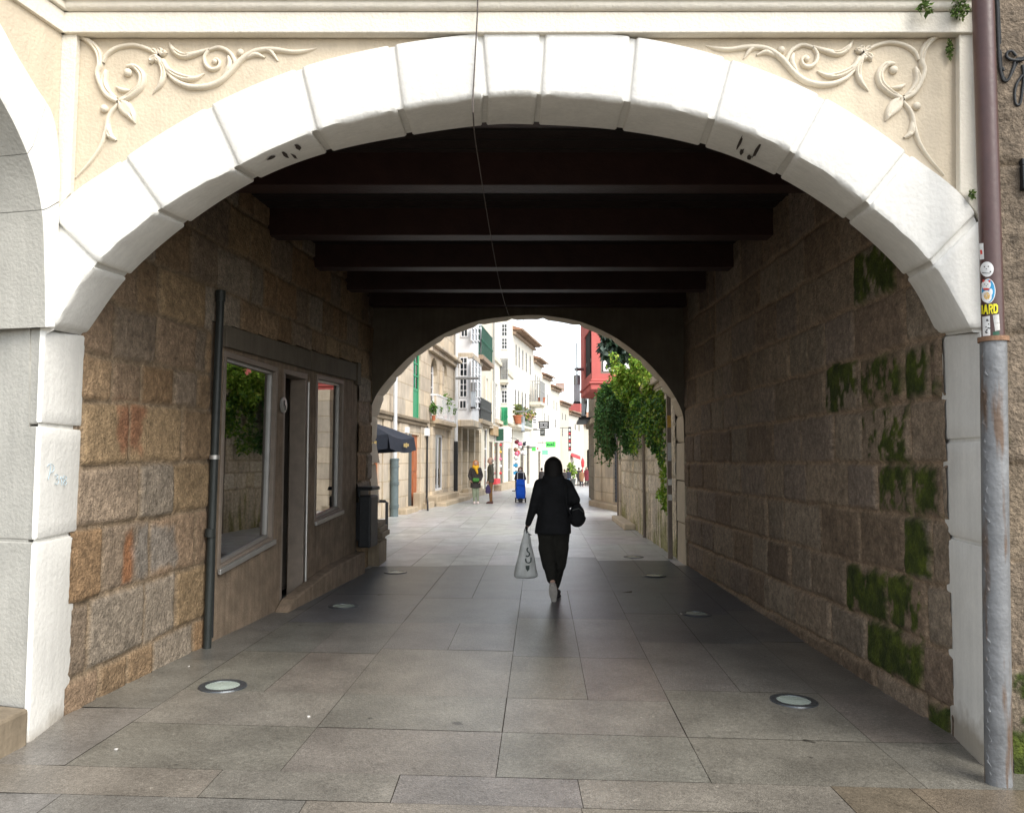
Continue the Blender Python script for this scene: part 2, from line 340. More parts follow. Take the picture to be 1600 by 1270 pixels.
# value noise for baked wall relief
def vnoise(x, y, seed):
    rs = np.random.RandomState(seed); T = rs.rand(256, 256)
    xi = np.floor(x).astype(int); yi = np.floor(y).astype(int); fx = x - xi; fy = y - yi
    fx = fx * fx * (3 - 2 * fx); fy = fy * fy * (3 - 2 * fy)
    a = T[xi % 256, yi % 256]; b = T[(xi + 1) % 256, yi % 256]; c = T[xi % 256, (yi + 1) % 256]; d = T[(xi + 1) % 256, (yi + 1) % 256]
    return (a * (1 - fx) + b * fx) * (1 - fy) + (c * (1 - fx) + d * fx) * fy
def fbm(x, y, seed, o=4):
    r = 0; a = .5
    for k in range(o): r = r + a * vnoise(x * 2 ** k, y * 2 ** k, seed + k); a *= .5
    return r
def stone_wall(name, parent, fr, s0, s1, z0, z1, courses, bw, seed, pal, mortar, res=.02, holes=(), mossb=(), amp=.016, tilt=0.0, rough=.008, joint=.02, greenlow=0, mat='stone', special=(), mrect=False, edges=None):
    rs = np.random.RandomState(seed); ns = int((s1 - s0) / res) + 1; nz = int((z1 - z0) / res) + 1
    S, Z = np.meshgrid(np.linspace(s0, s1, ns), np.linspace(z0, z1, nz), indexing='ij')
    wob = (fbm(S * 3, Z * 3, seed + 3) - .45) * .05
    Zc = Z - tilt * S + wob
    cz = np.array([z0 - 1] + list(courses) + [z1 + 1]); ci = np.clip(np.searchsorted(cz, Zc) - 1, 0, len(cz) - 2)
    dz = np.minimum(Zc - cz[ci], cz[ci + 1] - Zc); Dz = dz; ds = np.full(S.shape, 9.); bid = np.zeros(S.shape, int); col = np.zeros(S.shape + (3,)); off = np.zeros(S.shape); tq = np.zeros(S.shape)
    for c in range(len(cz) - 1):
        e = [s0 - rs.uniform(.05, bw[1])]
        while e[-1] < s1 + 1: e.append(e[-1] + rs.uniform(*bw) * (1 if rs.rand() > .15 else .5))
        if edges and c in edges:               # measured block joints first, random ones beyond them
            fe = [v for i, v in enumerate(edges[c]) if i == 0 or v - edges[c][i - 1] > .06]; e = [s0 - .6] + ([fe[0] * .5] if fe[0] > .9 else []) + fe
            while e[-1] < s1 + 1: e.append(e[-1] + rs.uniform(*bw))
        e = np.array(e); m = ci == c; Sm = S[m] + (fbm(Z[m] * 4, S[m] * 2 + c, seed + 9) - .45) * .04
        bi = np.clip(np.searchsorted(e, Sm) - 1, 0, len(e) - 2)
        ds[m] = np.minimum(Sm - e[bi], e[bi + 1] - Sm); bid[m] = c * 1000 + bi
        bc = np.array([np.array(pal[rs.randint(len(pal))]) * rs.uniform(.88, 1.12) for _ in e]); col[m] = bc[bi]
        bo = rs.uniform(-.007, .012, len(e)); off[m] = bo[bi]
        tx = rs.uniform(-1, 1, len(e)); tq[m] = (tx[bi] * (Sm - (e[bi] + e[bi + 1]) / 2)) * .02
    d = np.minimum(ds, dz); k = np.clip((d - joint * .3) / joint, 0, 1); k = k * k * (3 - 2 * k)
    rr = fbm(S * 9, Z * 9, seed + 20, 4) - .47; hh = k * (amp + off + tq + rough * 2.2 * rr) + (fbm(S * 30, Z * 30, seed + 40, 2) - .38) * rough
    big = fbm(S * 1.4, Z * 1.4, seed + 60); spk = fbm(S * 14, Z * 10, seed + 70)
    C = col * (0.82 + .5 * (spk - .2))[..., None] * (.8 + .45 * big)[..., None]
    C = C * k[..., None] + np.array(mortar) * (1 - k)[..., None] * (.75 + .5 * spk)[..., None]
    for (a0, a1, b0, b1, sc) in special:
        e_ = np.minimum(np.minimum(S - a0, a1 - S), np.minimum(Z - b0, b1 - Z)) + (fbm(S * 6, Z * 6, seed + 7) - .5) * .3; w_ = (np.clip(e_ / .08 + .3, 0, 1) * k)[..., None]
        C = C * (1 - w_ * .85) + np.array(sc) * (.7 + .6 * spk)[..., None] * w_ * .85
    streakn = fbm(S * 12, Z * 1.6, seed + 80)
    for (a0, a1, b0, b1, th) in mossb:
        i_ = int(np.clip(((a0 + a1) / 2 - s0) / res, 0, ns - 1)); j_ = int(np.clip(((b0 + b1) / 2 - z0) / res, 0, nz - 1))
        n1 = fbm(S * 6, Z * 4.5, seed + 15) + .30 * (fbm(S * 34, Z * 26, seed + 16) - .47)
        w_ = (bid == bid[i_, j_]) * np.clip((d - joint * .4) / .06 + (n1 - .42) * 4, 0, 1) * np.clip((n1 - th + .15) / .06, 0, 1)
        if mrect: w_ = np.clip((np.minimum(np.minimum(S - a0, a1 - S), np.minimum(Z - b0, b1 - Z)) + (fbm(S * 8, Z * 8, seed + 5) - .5) * .25) / .03, 0, 1) * np.clip((n1 - th) / .06, 0, 1)
        g = np.stack([.016 + .11 * spk ** 1.5, .024 + .13 * spk ** 1.4, .003 + .014 * spk], -1)
        C = C * (1 - w_[..., None]) + g * w_[..., None]; hh += w_ * .004
    if greenlow:
        w_ = np.clip((greenlow - Z + (big - .45) * 2.2 + (streakn - .45) * 1.5) / .5, 0, 1) * .75
        g = np.stack([.16 + .1 * spk, .17 + .1 * spk, .03 + .02 * spk], -1)
        C = C * (1 - w_[..., None]) + g * w_[..., None]
    X = fr.A.x + fr.d.x * S + fr.n.x * hh; Y = fr.A.y + fr.d.y * S + fr.n.y * hh
    idx = np.arange(ns * nz).reshape(ns, nz); q = np.stack([idx[:-1, :-1], idx[1:, :-1], idx[1:, 1:], idx[:-1, 1:]], -1)
    Sm = (S[:-1, :-1] + S[1:, 1:]) / 2; Zm = (Z[:-1, :-1] + Z[1:, 1:]) / 2; keep = np.ones(Sm.shape, bool)
    for hfun in holes: keep &= ~hfun(Sm, Zm)
    q = q[keep].reshape(-1, 4)
    V = np.stack([X, Y, Z], -1).reshape(-1, 3); Cc = C.reshape(-1, 3)
    off0 = np.array(root_of(parent).location) if parent else np.zeros(3)
    if fr.n.x * fr.d.y - fr.n.y * fr.d.x < 0: q = q[:, ::-1]
    me = bpy.data.meshes.new(name); me.from_pydata((V - off0).tolist(), [], q.tolist())
    a = me.color_attributes.new('Col', 'FLOAT_COLOR', 'POINT'); a.data.foreach_set('color', np.concatenate([Cc, np.ones((len(Cc), 1))], 1).astype(np.float32).ravel())
    me.polygons.foreach_set('use_smooth', [True] * len(me.polygons)); me.materials.append(M[mat])
    o = bpy.data.objects.new(name, me); COL.objects.link(o)
    if parent: o.parent = parent
    return o
def rect_hole(a0, a1, b0, b1): return lambda S, Z: (S > a0) & (S < a1) & (Z > b0) & (Z < b1)

# ------------------------------------------------------------ ground and paving
def ground():
    xs = [-300, -60, -20, -8, -5, -2.87, 0, 2.83, 5, 8, 20, 60, 300]; ys = [-60, -10, 0, 3, 5.4, 8, 12.5, 20, 30, 36, 41, 50, 57, 66, 75, 92, 110, 260, 700]
    b = MB(); vs = [(x, y, gz(x, y) - .012) for y in ys for x in xs]; n = len(xs)
    b.add(vs, [(j * n + i, j * n + i + 1, (j + 1) * n + i + 1, (j + 1) * n + i) for j in range(len(ys) - 1) for i in range(n - 1)])
    structure(b, 'ground', 'joint')
ground()
def paving():
    rnd = random.Random(11); b = MB()
    def slab(x0, x1, y0, y1, sk, col):
        g = rnd.choice([.0012, .0018, .0025, .0035]); nx = max(1, int((x1 - x0) / .9)); ny = max(1, int((y1 - y0) / .9)); j = rnd.uniform(-.0012, .0012); vs = []
        for jy in range(ny + 1):
            for ix in range(nx + 1):
                y = y0 + g + (y1 - y0 - 2 * g) * jy / ny; x = x0 + g + (x1 - x0 - 2 * g) * ix / nx + sk * y
                vs.append((x, y, gz(x, y) + j))
        b.add(vs, [(r * (nx + 1) + c, r * (nx + 1) + c + 1, (r + 1) * (nx + 1) + c + 1, (r + 1) * (nx + 1) + c) for r in range(ny) for c in range(nx)], col)
    def tint(base, v):
        k = rnd.uniform(1 - v, 1 + v); return tuple(c * k * rnd.uniform(.97, 1.03) for c in base)
    warm, grey, deep = (.182, .166, .143), (.45, .46, .455), (.088, .097, .106)  # tones hold painted shade: deep for the dim passage, grey for the lit street
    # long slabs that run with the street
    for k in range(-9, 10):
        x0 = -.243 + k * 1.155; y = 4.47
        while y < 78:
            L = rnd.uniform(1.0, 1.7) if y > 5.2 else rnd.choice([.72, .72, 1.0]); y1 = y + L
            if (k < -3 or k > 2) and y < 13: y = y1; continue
            kk = min(1, max(0, (y - 6.0) / 3.0)); base = tuple(a + (c - a) * kk for a, c in zip(warm, deep)) if y < 12.2 else grey  # blends into the painted passage shade, then pale again past the far arch
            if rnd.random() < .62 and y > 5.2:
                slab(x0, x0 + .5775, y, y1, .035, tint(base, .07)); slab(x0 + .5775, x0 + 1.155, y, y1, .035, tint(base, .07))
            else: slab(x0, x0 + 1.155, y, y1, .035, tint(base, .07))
            y = y1
    # cross bands in front of the gateway
    y1 = 4.47; r = 0
    while y1 > -4:
        dpt = .36 if r < 2 else rnd.choice([.36, .5]); x = -7 + rnd.random()
        while x < 7:
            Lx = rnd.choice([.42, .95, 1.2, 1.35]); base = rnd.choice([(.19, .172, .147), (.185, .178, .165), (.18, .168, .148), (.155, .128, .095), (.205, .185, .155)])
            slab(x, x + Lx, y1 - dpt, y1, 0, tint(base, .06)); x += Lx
        y1 -= dpt; r += 1
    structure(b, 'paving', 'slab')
paving()

# ------------------------------------------------------------ the gateway front
YF, YR = 4.80, 5.38
OUT = [(62, 525), (79, 345), (192, 249), (325, 167), (466, 107), (612, 71), (751, 53), (848, 51), (990, 58), (1138, 92), (1285, 151), (1420, 240), (1527, 340), (1560, 520)]
INN = [(85, 512), (150, 415), (250, 330), (370, 263), (492, 207), (625, 173), (760, 152), (842, 150), (980, 161), (1112, 188), (1238, 240), (1355, 320), (1455, 412), (1518, 517)]
REA = [(134, 522), (200, 432), (293, 350), (402, 281), (515, 238), (640, 212), (757, 196), (838, 195), (968, 204), (1097, 229), (1215, 276), (1322, 345), (1415, 433), (1467, 525)]
G = thing('gateway_front', 'white arched gateway front with thick arch stones and cream scrolled corners', 'archway', (0, YF, 0))
def arch_sweep(O, I, Rr, yo, yr, nseg, groove, gdepth, bev, parent, name, mat, outward=.06):
    n = nseg; o = spline(O, n); i = spline(I, n); r = spline(Rr, n); rows = []
    def row(t, g):
        a = int(t); a = min(a, len(o) - 2); f = t - a
        op = o[a] * (1 - f) + o[a + 1] * f; ip = i[a] * (1 - f) + i[a + 1] * f; rp = r[a] * (1 - f) + r[a + 1] * f
        return op, ip, rp, g
    N = len(O) - 1
    for k in range(N):
        for q in ([0, groove * .9, groove * 1.0, groove * 1.5] + [1.2 * m + .6 for m in range(0, 0)] + list(np.linspace(groove * 3, n - groove * 3, n - 1)) + [n - groove * 1.5, n - groove, n - groove * .9]):
            g = 1 if (q < groove * .95 or q > n - groove * .95) else (.35 if (q < groove * 1.2 or q > n - groove * 1.2) else 0)
            rows.append(row(k * n + q, g))
    rows.append(row(N * n, 1))
    b = MB(); vs = []
    rnd = random.Random(3)
    for (op, ip, rp, g) in rows:
        Op = at(op[0], op[1], yo); Ip = at(ip[0], ip[1], yo); Rp = at(rp[0], rp[1], yr)
        dv = (Op - Ip); dv = dv.normalized() if dv.length > 1e-4 else Vector((0, 0, 1))
        sof = (Rp - Ip).normalized()
        gy = Vector((0, gdepth * g, 0)); gi = dv * gdepth * g * .8
        wv = Vector((rnd.uniform(-1, 1), rnd.uniform(-1, 1), rnd.uniform(-1, 1))) * .0035
        w1 = min(bev, (Op - Ip).length * .4)
        vs += [Op + dv * .0 + Vector((0, .14, 0)), Op + gy, Ip + dv * w1 + gy + wv * .5, Ip + dv * w1 * .3 + sof * bev * .3 + gy * .8 + gi * .5 + wv, Ip + sof * bev + gi + wv, Rp - sof * bev + gi, Rp + gi, Rp + dv * .22]
    m = 8; nr = len(rows)
    b.add(vs, [(q * m + c, q * m + c + 1, (q + 1) * m + c + 1, (q + 1) * m + c) for q in range(nr - 1) for c in range(m - 1)])
    return b.build(name, mat, parent, smooth=True, angle=50)
arch_sweep(OUT, INN, REA, YF, YR, 8, .32, .024, .04, G, 'arch_ring', 'white')
def jamb(fr_top, fr_bot, re_top, re_bot, ys, side, parent, mat):
    """splayed jamb built as bevelled courses with sunk joints; side -1 left, +1 right"""
    F0 = at(*fr_top, YF); F1 = at(*fr_bot, YF); R0 = at(*re_top, YR); R1 = at(*re_bot, YR)
    def pt(z, top, bot): 
        t = (top.z - z) / (top.z - bot.z); return top.lerp(bot, t)
    zs = [F0.z] + ys + [-.4]; b = MB(); g = .012
    for k in range(len(zs) - 1):
        zt, zb = zs[k], zs[k + 1]; prof = [(zt, 1), (zt - g, 1), (zt - g - .001, .3), (zt - g - .014, 0)]
        for q in range(1, 8):
            prof.append((zt - g - .014 + (zb + g + .014 - (zt - g - .014)) * q / 8, 0))
        prof += [(zb + g + .014, 0), (zb + g + .001, .3), (zb + g, 1), (zb, 1)]
        rnd = random.Random(k); vs = []
        for z, d in prof:
            f = pt(z, F0, F1); r = pt(z, R0, R1); e = Vector((side, 0, 0)); dd = .02 * d; wv = rnd.uniform(-.004, .004)
            al = (r - f); al.z = 0; al.normalize()
            zz_ = (R0.z - F0.z) * (z - zb) / (zt - zb) if k == 0 else 0; r = r + Vector((0, 0, zz_)); vs += [Vector((f.x + side * (.5 if side > 0 else .04), f.y + dd + (0 if side > 0 else .03), z)), f + e * (.035) + Vector((0, dd, 0)), f + e * (.008 + wv) + al * .012 + e * dd, f + al * .05 + e * (dd), r - al * .02 + e * dd, r + e * dd + e * .004, Vector((r.x + side * .4, r.y + .02, r.z))]
        m = 7; b.add(vs, [(q * m + c, q * m + c + 1, (q + 1) * m + c + 1, (q + 1) * m + c) for q in range(len(prof) - 1) for c in range(m - 1)])
    return b.build('jamb', mat, parent, smooth=True, angle=45)
zl = [at(65, y, YF).z for y in (663, 846)]
jamb((72, 511), (46, 1160), (134, 522), (108, 1110), zl, -1, G, 'white')
zr = [at(1532, y, YF).z for y in (686, 851)]
jamb((1531, 514), (1537, 1205), (1467, 524), (1485, 1145), zr, 1, G, 'white')

YW = YF + .055                                 # spandrel plane
def spandrel():
    b = MB(); o = spline(OUT, 8); zt = 5.2; vs = []
    for p in o:
        a = at(p[0], p[1], YW); vs += [(a.x, YW, a.z - .02), (a.x, YW, zt)]
    n = len(o); b.add(vs, [(2 * i, 2 * i + 2, 2 * i + 3, 2 * i + 1) for i in range(n - 1)])
    return b.build('spandrel_wall', 'cream', G)
spandrel()
zfr0, zfr1 = at(800, 51, YF - .02).z, at(800, 19, YF - .02).z
x0, x1 = at(86, 40, YF).x, at(1524, 40, YF).x
MB().box(x0 - .02, x1 + .05, YF - .02, YF + .05, zfr0, zfr1).build('frieze', 'trim', G, bevel=.006)
def cornice():
    z = zfr1; prof = [(YF + .06, z + .004), (YF - .025, z + .004), (YF - .04, z + .012), (YF - .052, z + .03), (YF - .05, z + .05), (YF - .06, z + .055), (YF - .075, z + .06), (YF - .075, z + .072), (YF + .06, z + .072)]
    b = MB(); b.poly([(x0 - .05, y, q) for y, q in prof], (x1 - x0 + .12, 0, 0)); b.build('cornice', 'trim', G, smooth=True, angle=40)
cornice()
MB().box(-3.2, 3.2, YF - .03, YF + .3, zfr1 + .078, 5.6).build('upper_wall', 'brownpl', G)
def pil(pa, pb, pc, pd):
    b = MB(); q = [at(*p, YF + .004) for p in (pa, pb, pc, pd)]; b.poly(q, (0, .05, 0)); b.build('pilaster', 'trim', G, bevel=.005)
pil((87, 50), (120, 50), (109, 302), (80, 340))
pil((1499, 50), (1528, 50), (1540, 350), (1500, 300))
MB().box(-9, 9, YF + .18, YR - .02, 4.25, 5.3).build('core_wall', 'plaster_dark', G)

ORN = [
 [(375, 178, 5), (430, 205, 14), (468, 255, 17), (475, 310, 14), (463, 350, 12), (478, 400, 13), (510, 455, 13), (560, 485, 11)],
 [(490, 300, 8), (510, 262, 10), (560, 230, 10), (630, 218, 10), (690, 232, 10), (730, 252, 9)],
 [(505, 335, 8), (492, 395, 19), (512, 440, 17), (555, 470, 7)],
 [(603, 318, 8), (640, 322, 14), (672, 360, 18), (665, 410, 18), (625, 450, 16), (572, 482, 12)],
 [(550, 412, 4), (580, 430, 12), (618, 430, 5)],
 [(568, 478, 10), (590, 508, 32), (620, 545, 24), (640, 586, 3)],
 [(560, 495, 8), (520, 550, 10), (505, 620, 11), (480, 690, 9), (430, 765, 7), (360, 840, 4)],
 [(515, 590, 8), (520, 640, 15), (552, 666, 5)],
 [(755, 285, 12), (775, 345, 16), (762, 400, 12), (722, 445, 3)],
 [(770, 290, 12), (800, 338, 14), (860, 370, 17), (920, 375, 11), (966, 350, 3)],
 [(790, 345, 8), (830, 385, 11), (890, 412, 13), (960, 415, 13), (1030, 395, 13), (1085, 350, 12), (1130, 298, 13), (1180, 260, 12), (1230, 242, 12), (1300, 240, 12), (1380, 250, 10), (1440, 245, 8), (1495, 230, 2)],
 [(800, 206, 4), (825, 245, 14), (870, 270, 15), (930, 258, 12), (990, 236, 7)],
 [(990, 240, 8), (1040, 230, 10), (1088, 256, 11), (1112, 300, 11), (1108, 330, 8)],
 [(985, 243, 8), (967, 275, 9), (975, 312, 10), (1000, 332, 10), (1030, 325, 9), (1040, 300, 8), (1022, 282, 7), (1005, 292, 6)],
 [(1080, 270, 8), (1088, 310, 14), (1068, 350, 10), (1050, 378, 4)],
 [(1165, 278, 7), (1210, 262, 11), (1252, 276, 4)],
 [(1240, 236, 8), (1280, 248, 11), (1312, 292, 3)],
 [(750, 270, 10), (722, 285, 17), (712, 305, 5)], [(750, 265, 10), (728, 248, 16), (715, 240, 5)], [(755, 262, 10), (760, 245, 16), (762, 232, 6)], [(758, 265, 10), (778, 255, 15), (790, 258, 5)], [(755, 275, 10), (745, 292, 14), (738, 302, 4)],
]
BALLS = [(605, 345, 21), (493, 515, 20), (1014, 292, 13), (1135, 250, 18)]
def ornament(fx, label):
    b = MB()
    for st in ORN:
        sp = spline(st, 6); vs = []; nP = 9; prev = None
        for i, p in enumerate(sp):
            t = (np.array(sp[min(i + 1, len(sp) - 1)]) - np.array(sp[max(i - 1, 0)]))[:2]; t = t / (np.linalg.norm(t) + 1e-6); nn = np.array([-t[1], t[0]])
            wd = max(p[2], 1.5)
            for k in range(nP):
                a = math.pi * k / (nP - 1); q = np.array(p[:2]) + nn * wd * math.cos(a) * 1.0
                px, py = fx(q[0] / 3.019, q[1] / 3.019)
                hgt = math.sin(a) ** .7 * min(.032, .0042 * wd ** .8) * (1 - .3 * (abs(math.cos(a)) < .25) * (wd > 14))
                v = at(px, py, YW); vs.append((v.x, YW - hgt + .001, v.z))
        n = len(sp); b.add(vs, [(i * nP + k, i * nP + k + 1, (i + 1) * nP + k + 1, (i + 1) * nP + k) for i in range(n - 1) for k in range(nP - 1)])
    for (x, y, r) in BALLS:
        px, py = fx(x / 3.019, y / 3.019); c = at(px, py, YW - .008); b.ball(c, r / 3.019 / F_PX * 4.85)
    o = b.build('scroll_ornament', 'orn', G, smooth=True, angle=60); return o
ornament(lambda x, y: (x, y), '')
ornament(lambda x, y: (1597 - x - (y - 60) * .015, y - 4), '')
# old damp marks and the pencilled writing on the paint
def flat_poly(b, pts, off=(0, -.003, 0)): b.poly(pts, off)
def stain(pxs, f, name='stain_mark'):
    b = MB()
    for pts in pxs:
        b.poly([f(*p) for p in pts], (0, .0, -.002))
    return b.build(name, 'stain', G)
def soff(px, py):                              # a point on the arch soffit: between front and rear edges at this column
    return at(px, py, YF + (YR - YF) * .5) + Vector((0, 0, -.004))
# stains sit on the soffit plane between its front and rear edges
def soffit_pt(lst_i, lst_r, t, v):
    i = spline(lst_i, 8); r = spline(lst_r, 8); a = int(t * 8); f = t * 8 - a
    ip = i[a] * (1 - f) + i[a + 1] * f; rp = r[a] * (1 - f) + r[a + 1] * f
    A = at(ip[0], ip[1], YF); B = at(rp[0], rp[1], YR); return A.lerp(B, v)
def soffit_stain(cells):
    rnd = random.Random(5)
    for (t, v, dt, dv) in cells:
        b = MB(); n = 10; pts = []
        for k in range(n):
            a = 2 * math.pi * k / n; rr = rnd.uniform(.6, 1.1)
            p = soffit_pt(INN, REA, t + dt * rr * math.cos(a), min(.95, max(.08, v + dv * rr * math.sin(a))))
            c = soffit_pt(INN, REA, t, v); nrm = Vector((0 - c.x * .5, 0, 1.2 - c.z)).normalized(); pts.append(p + nrm * .004)
        b.add(pts, [tuple(range(n))]); b.build('stain_mark', 'stain', G)
soffit_stain([(3.38, .25, .06, .07), (3.53, .40, .026, .26), (3.60, .62, .022, .2), (3.72, .30, .03, .16), (9.40, .42, .02, .36), (9.47, .68, .03, .14), (9.62, .42, .022, .38), (9.58, .76, .035, .1)])
def jamb_pt(px, py):
    F0 = at(72, 511, YF); F1 = at(46, 1160, YF); R0 = at(134, 522, YR); R1 = at(108, 1110, YR)
    n = (F1 - F0).cross(R0 - F0).normalized(); r = Vector(ray(px, py)); o = Vector((0, 0, H)); t = (F0 - o).dot(n) / r.dot(n)
    p = o + r * t; return p + Vector((.005, -.001, 0))
def graffiti():
    b = MB()
    Z = lambda pts: [jamb_pt(x / 2.886, 420 + y / 2.886) for x, y in pts]
    for st in ([(214, 950), (222, 915), (226, 885)], [(210, 890), (222, 880), (236, 884), (241, 900), (234, 915), (222, 920)],
               [(245, 932), (254, 927), (259, 935), (252, 945), (260, 950), (260, 964), (250, 972), (244, 966)],
               [(268, 945), (273, 938), (276, 975)], [(296, 938), (286, 934), (281, 943), (290, 953), (297, 963), (291, 974), (283, 968), (287, 956), (297, 945), (296, 938)]):
        b.tube(spline([tuple(p) for p in Z(st)], 3), .0019, 5)
    b.build('pencilled_writing', 'graffiti', G)
graffiti()

# ------------------------------------------------------------ the left arcade front
cx_ = at(86, 330, YF).x
LA = FR((cx_ - .002, YF + .0), (cx_ - .217 * 3.5, YF - 3.5), -1)   # runs from the corner towards the viewer
if LA.n.x < 0: LA.n = -LA.n
AF = thing('arcade_front', 'pale painted arcade front at the left, meeting the gateway at the corner', 'arcade', (cx_, YF, 0))
def arcade():
    edge = [(69, 511), (68, 430), (65, 344), (57, 295), (47, 258), (30, 215), (2, 160)]
    E = [LA.sz(*p) for p in edge]; E[0] = (max(E[0][0], .03), E[0][1]); E = [(max(a, .02), z) for a, z in E]
    zc = E[-1][1]; E += [(E[-1][0] + .35, zc + .32), (E[-1][0] + .9, zc + .55), (E[-1][0] + 1.5, zc + .6)]
    e = spline(E, 6)
    OO = [(79, 511), (86, 420), (90, 340), (86, 250), (76, 182), (50, 138), (22, 92), (-6, 40)]
    Q = [LA.sz(*p) for p in OO]; Q = [(max(a, .0), z) for a, z in Q]; Q = Q[:7] + [(Q[6][0] + .25, Q[6][1] + .2), (Q[6][0] + .9, Q[6][1] + .42), (Q[6][0] + 1.6, Q[6][1] + .5)]
    q = spline(Q, 6); n = min(len(e), len(q)); e = e[:n]; q = q[:n]
    b = MB(); vs = []; ti = []
    for i in range(n - 1):
        ti.append((i, 0))
        if i in (13, 26): ti += [(i + .38, 0), (i + .42, 1), (i + .58, 1), (i + .62, 0)]
    ti.append((n - 1, 0)); n2 = n
    for t_, g in ti:
        i = min(int(t_), n - 2); f = t_ - i; (a, z), (c, y) = q[i] * (1 - f) + q[i + 1] * f, e[i] * (1 - f) + e[i + 1] * f; g *= .02
        vs += [LA.P(a, z, .0), LA.P(a, z, .03 - g), LA.P(a * .15 + c * .85, y * .85 + z * .15, .03 - g), LA.P(c - g * .5, y + g, .008 - g), LA.P(c - g * .8, y + g, -.7)]
    n = len(ti)
    b.add(vs, [(i * 5 + k, i * 5 + k + 1, (i + 1) * 5 + k + 1, (i + 1) * 5 + k) for i in range(n - 1) for k in range(3)])
    b.build('arch_ring', 'white', AF, smooth=True, angle=40)
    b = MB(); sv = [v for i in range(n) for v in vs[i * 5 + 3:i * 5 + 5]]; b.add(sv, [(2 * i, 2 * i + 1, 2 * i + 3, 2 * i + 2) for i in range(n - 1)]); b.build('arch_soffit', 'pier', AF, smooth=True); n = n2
    b = MB(); vs = []
    for i in range(n):
        a, z = q[i]; vs += [LA.P(a, z - .02, .004), LA.P(a, 5.6, .004)]
    b.add(vs, [(2 * i, 2 * i + 2, 2 * i + 3, 2 * i + 1) for i in range(n - 1)]); b.build('spandrel_wall', 'cream', AF)
    # sunk joint lines of the arch stones
    b = MB()
    for p0, p1 in (((75, 182), (32, 214)), ):
        A = LA.sz(*p0, .031); B = LA.sz(*p1, .031); d = Vector((B[0] - A[0], B[1] - A[1])).normalized(); nn = Vector((-d.y, d.x)) * .006
        b.fpoly(LA, [(A[0] + nn.x, A[1] + nn.y), (B[0] + nn.x, B[1] + nn.y), (B[0] - nn.x, B[1] - nn.y), (A[0] - nn.x, A[1] - nn.y)], .026, .0325)
    b.build('arch_joint', 'stain', AF) if False else None
    # pier under the springing: reveal facing the viewer, bevelled courses
    zs = [at(40, y, YF).z for y in (214, 345, 509, 664, 846)] + [at(40, 1112, YF).z]; g = .006; b = MB()
    for k in range(len(zs) - 1):
        zt, zb = zs[k], zs[k + 1]
        xr = lambda z: lerp_tab([(-1, at(46, 1160, YF).x), (zs[2], at(71, 510, YF).x), (9, at(60, 345, YF).x)], z) if z <= zs[2] else None
        for z0_, z1_, d in ((zt - g, zb + g, 0),):
            x_t = at(71, 510, YF).x + (0 if z1_ < zs[2] else -.02); x_b = at(46, 1160, YF).x if z1_ < zs[2] else x_t
            fx = lambda z: at(71, 510, YF).x + (at(46, 1160, YF).x - at(71, 510, YF).x) * (zs[2] - min(z, zs[2])) / (zs[2] - at(46, 1160, YF).z)
            off = 0 if k >= 2 else (.03 if k == 1 else .12)
            XT, XB = fx(z0_) - .03 - off, fx(z1_) - .03 - (off if k >= 1 else .03)
            b.hexa([(-5.2, YF + .55 + .3, z1_), (XB, YF + .015, z1_), (XB - .22, YF + .6, z1_), (-5.2, YF + 1.2, z1_), (-5.2, YF + .55 + .3, z0_), (XT, YF + .015, z0_), (XT - .22, YF + .6, z0_), (-5.2, YF + 1.2, z0_)])
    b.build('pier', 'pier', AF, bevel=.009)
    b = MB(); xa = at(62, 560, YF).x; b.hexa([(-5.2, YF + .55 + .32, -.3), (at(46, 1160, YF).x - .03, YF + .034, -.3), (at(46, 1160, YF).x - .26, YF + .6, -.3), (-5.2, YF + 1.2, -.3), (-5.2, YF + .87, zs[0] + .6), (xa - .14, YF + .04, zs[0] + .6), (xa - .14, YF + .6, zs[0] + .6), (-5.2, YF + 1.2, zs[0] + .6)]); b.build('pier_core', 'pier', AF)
    b = MB(); zt = at(20, 1108, YF - .05).z; xk = at(46, 1160, YF).x
    b.poly([(xk + .0, YF - .03, -.3), (xk + .005, YF - .05, zt - .01), (xk - .01, YF - .04, zt), (xk - 1.2, YF + .25, zt), (xk - 1.2, YF + .2, -.3)], (-.55, -.75, 0)) if False else None
    P = [gp(-10, 1190), gp(48, 1158)]
    b.hexa([(-4.2, 4.0, -.3), (P[0].x - .02, 4.25, -.3), (P[1].x, YF - .02, -.3), (-4.4, YF + .45, -.3), (-4.2, 4.0, zt), (P[0].x - .02, 4.25, zt), (P[1].x, YF - .02, zt), (-4.4, YF + .45, zt)])
    b.build('plinth_stone', 'granite_dark', AF, bevel=.02)
    # mouldings that carry on round the corner
    L_ = LA.L; b = MB(); b.fbox(LA, -.03, L_, zfr0, zfr1, -.02, .03); b.build('frieze', 'trim', AF, bevel=.005)
    b = MB(); b.fbox(LA, -.05, L_, zfr1 + .004, zfr1 + .05, -.02, .055); b.fbox(LA, -.05, L_, zfr1 + .052, zfr1 + .072, -.02, .08); b.build('cornice', 'trim', AF, bevel=.012)
    b = MB(); b.fbox(LA, .02, L_, 4.0, 7.0, -.5, -.01); b.build('core_wall', 'plaster_dark', AF) if False else None
    b = MB(); b.fbox(LA, -.02, L_, zfr1 + .078, 5.6, -.4, .03); b.build('upper_wall', 'brownpl', AF)
arcade()

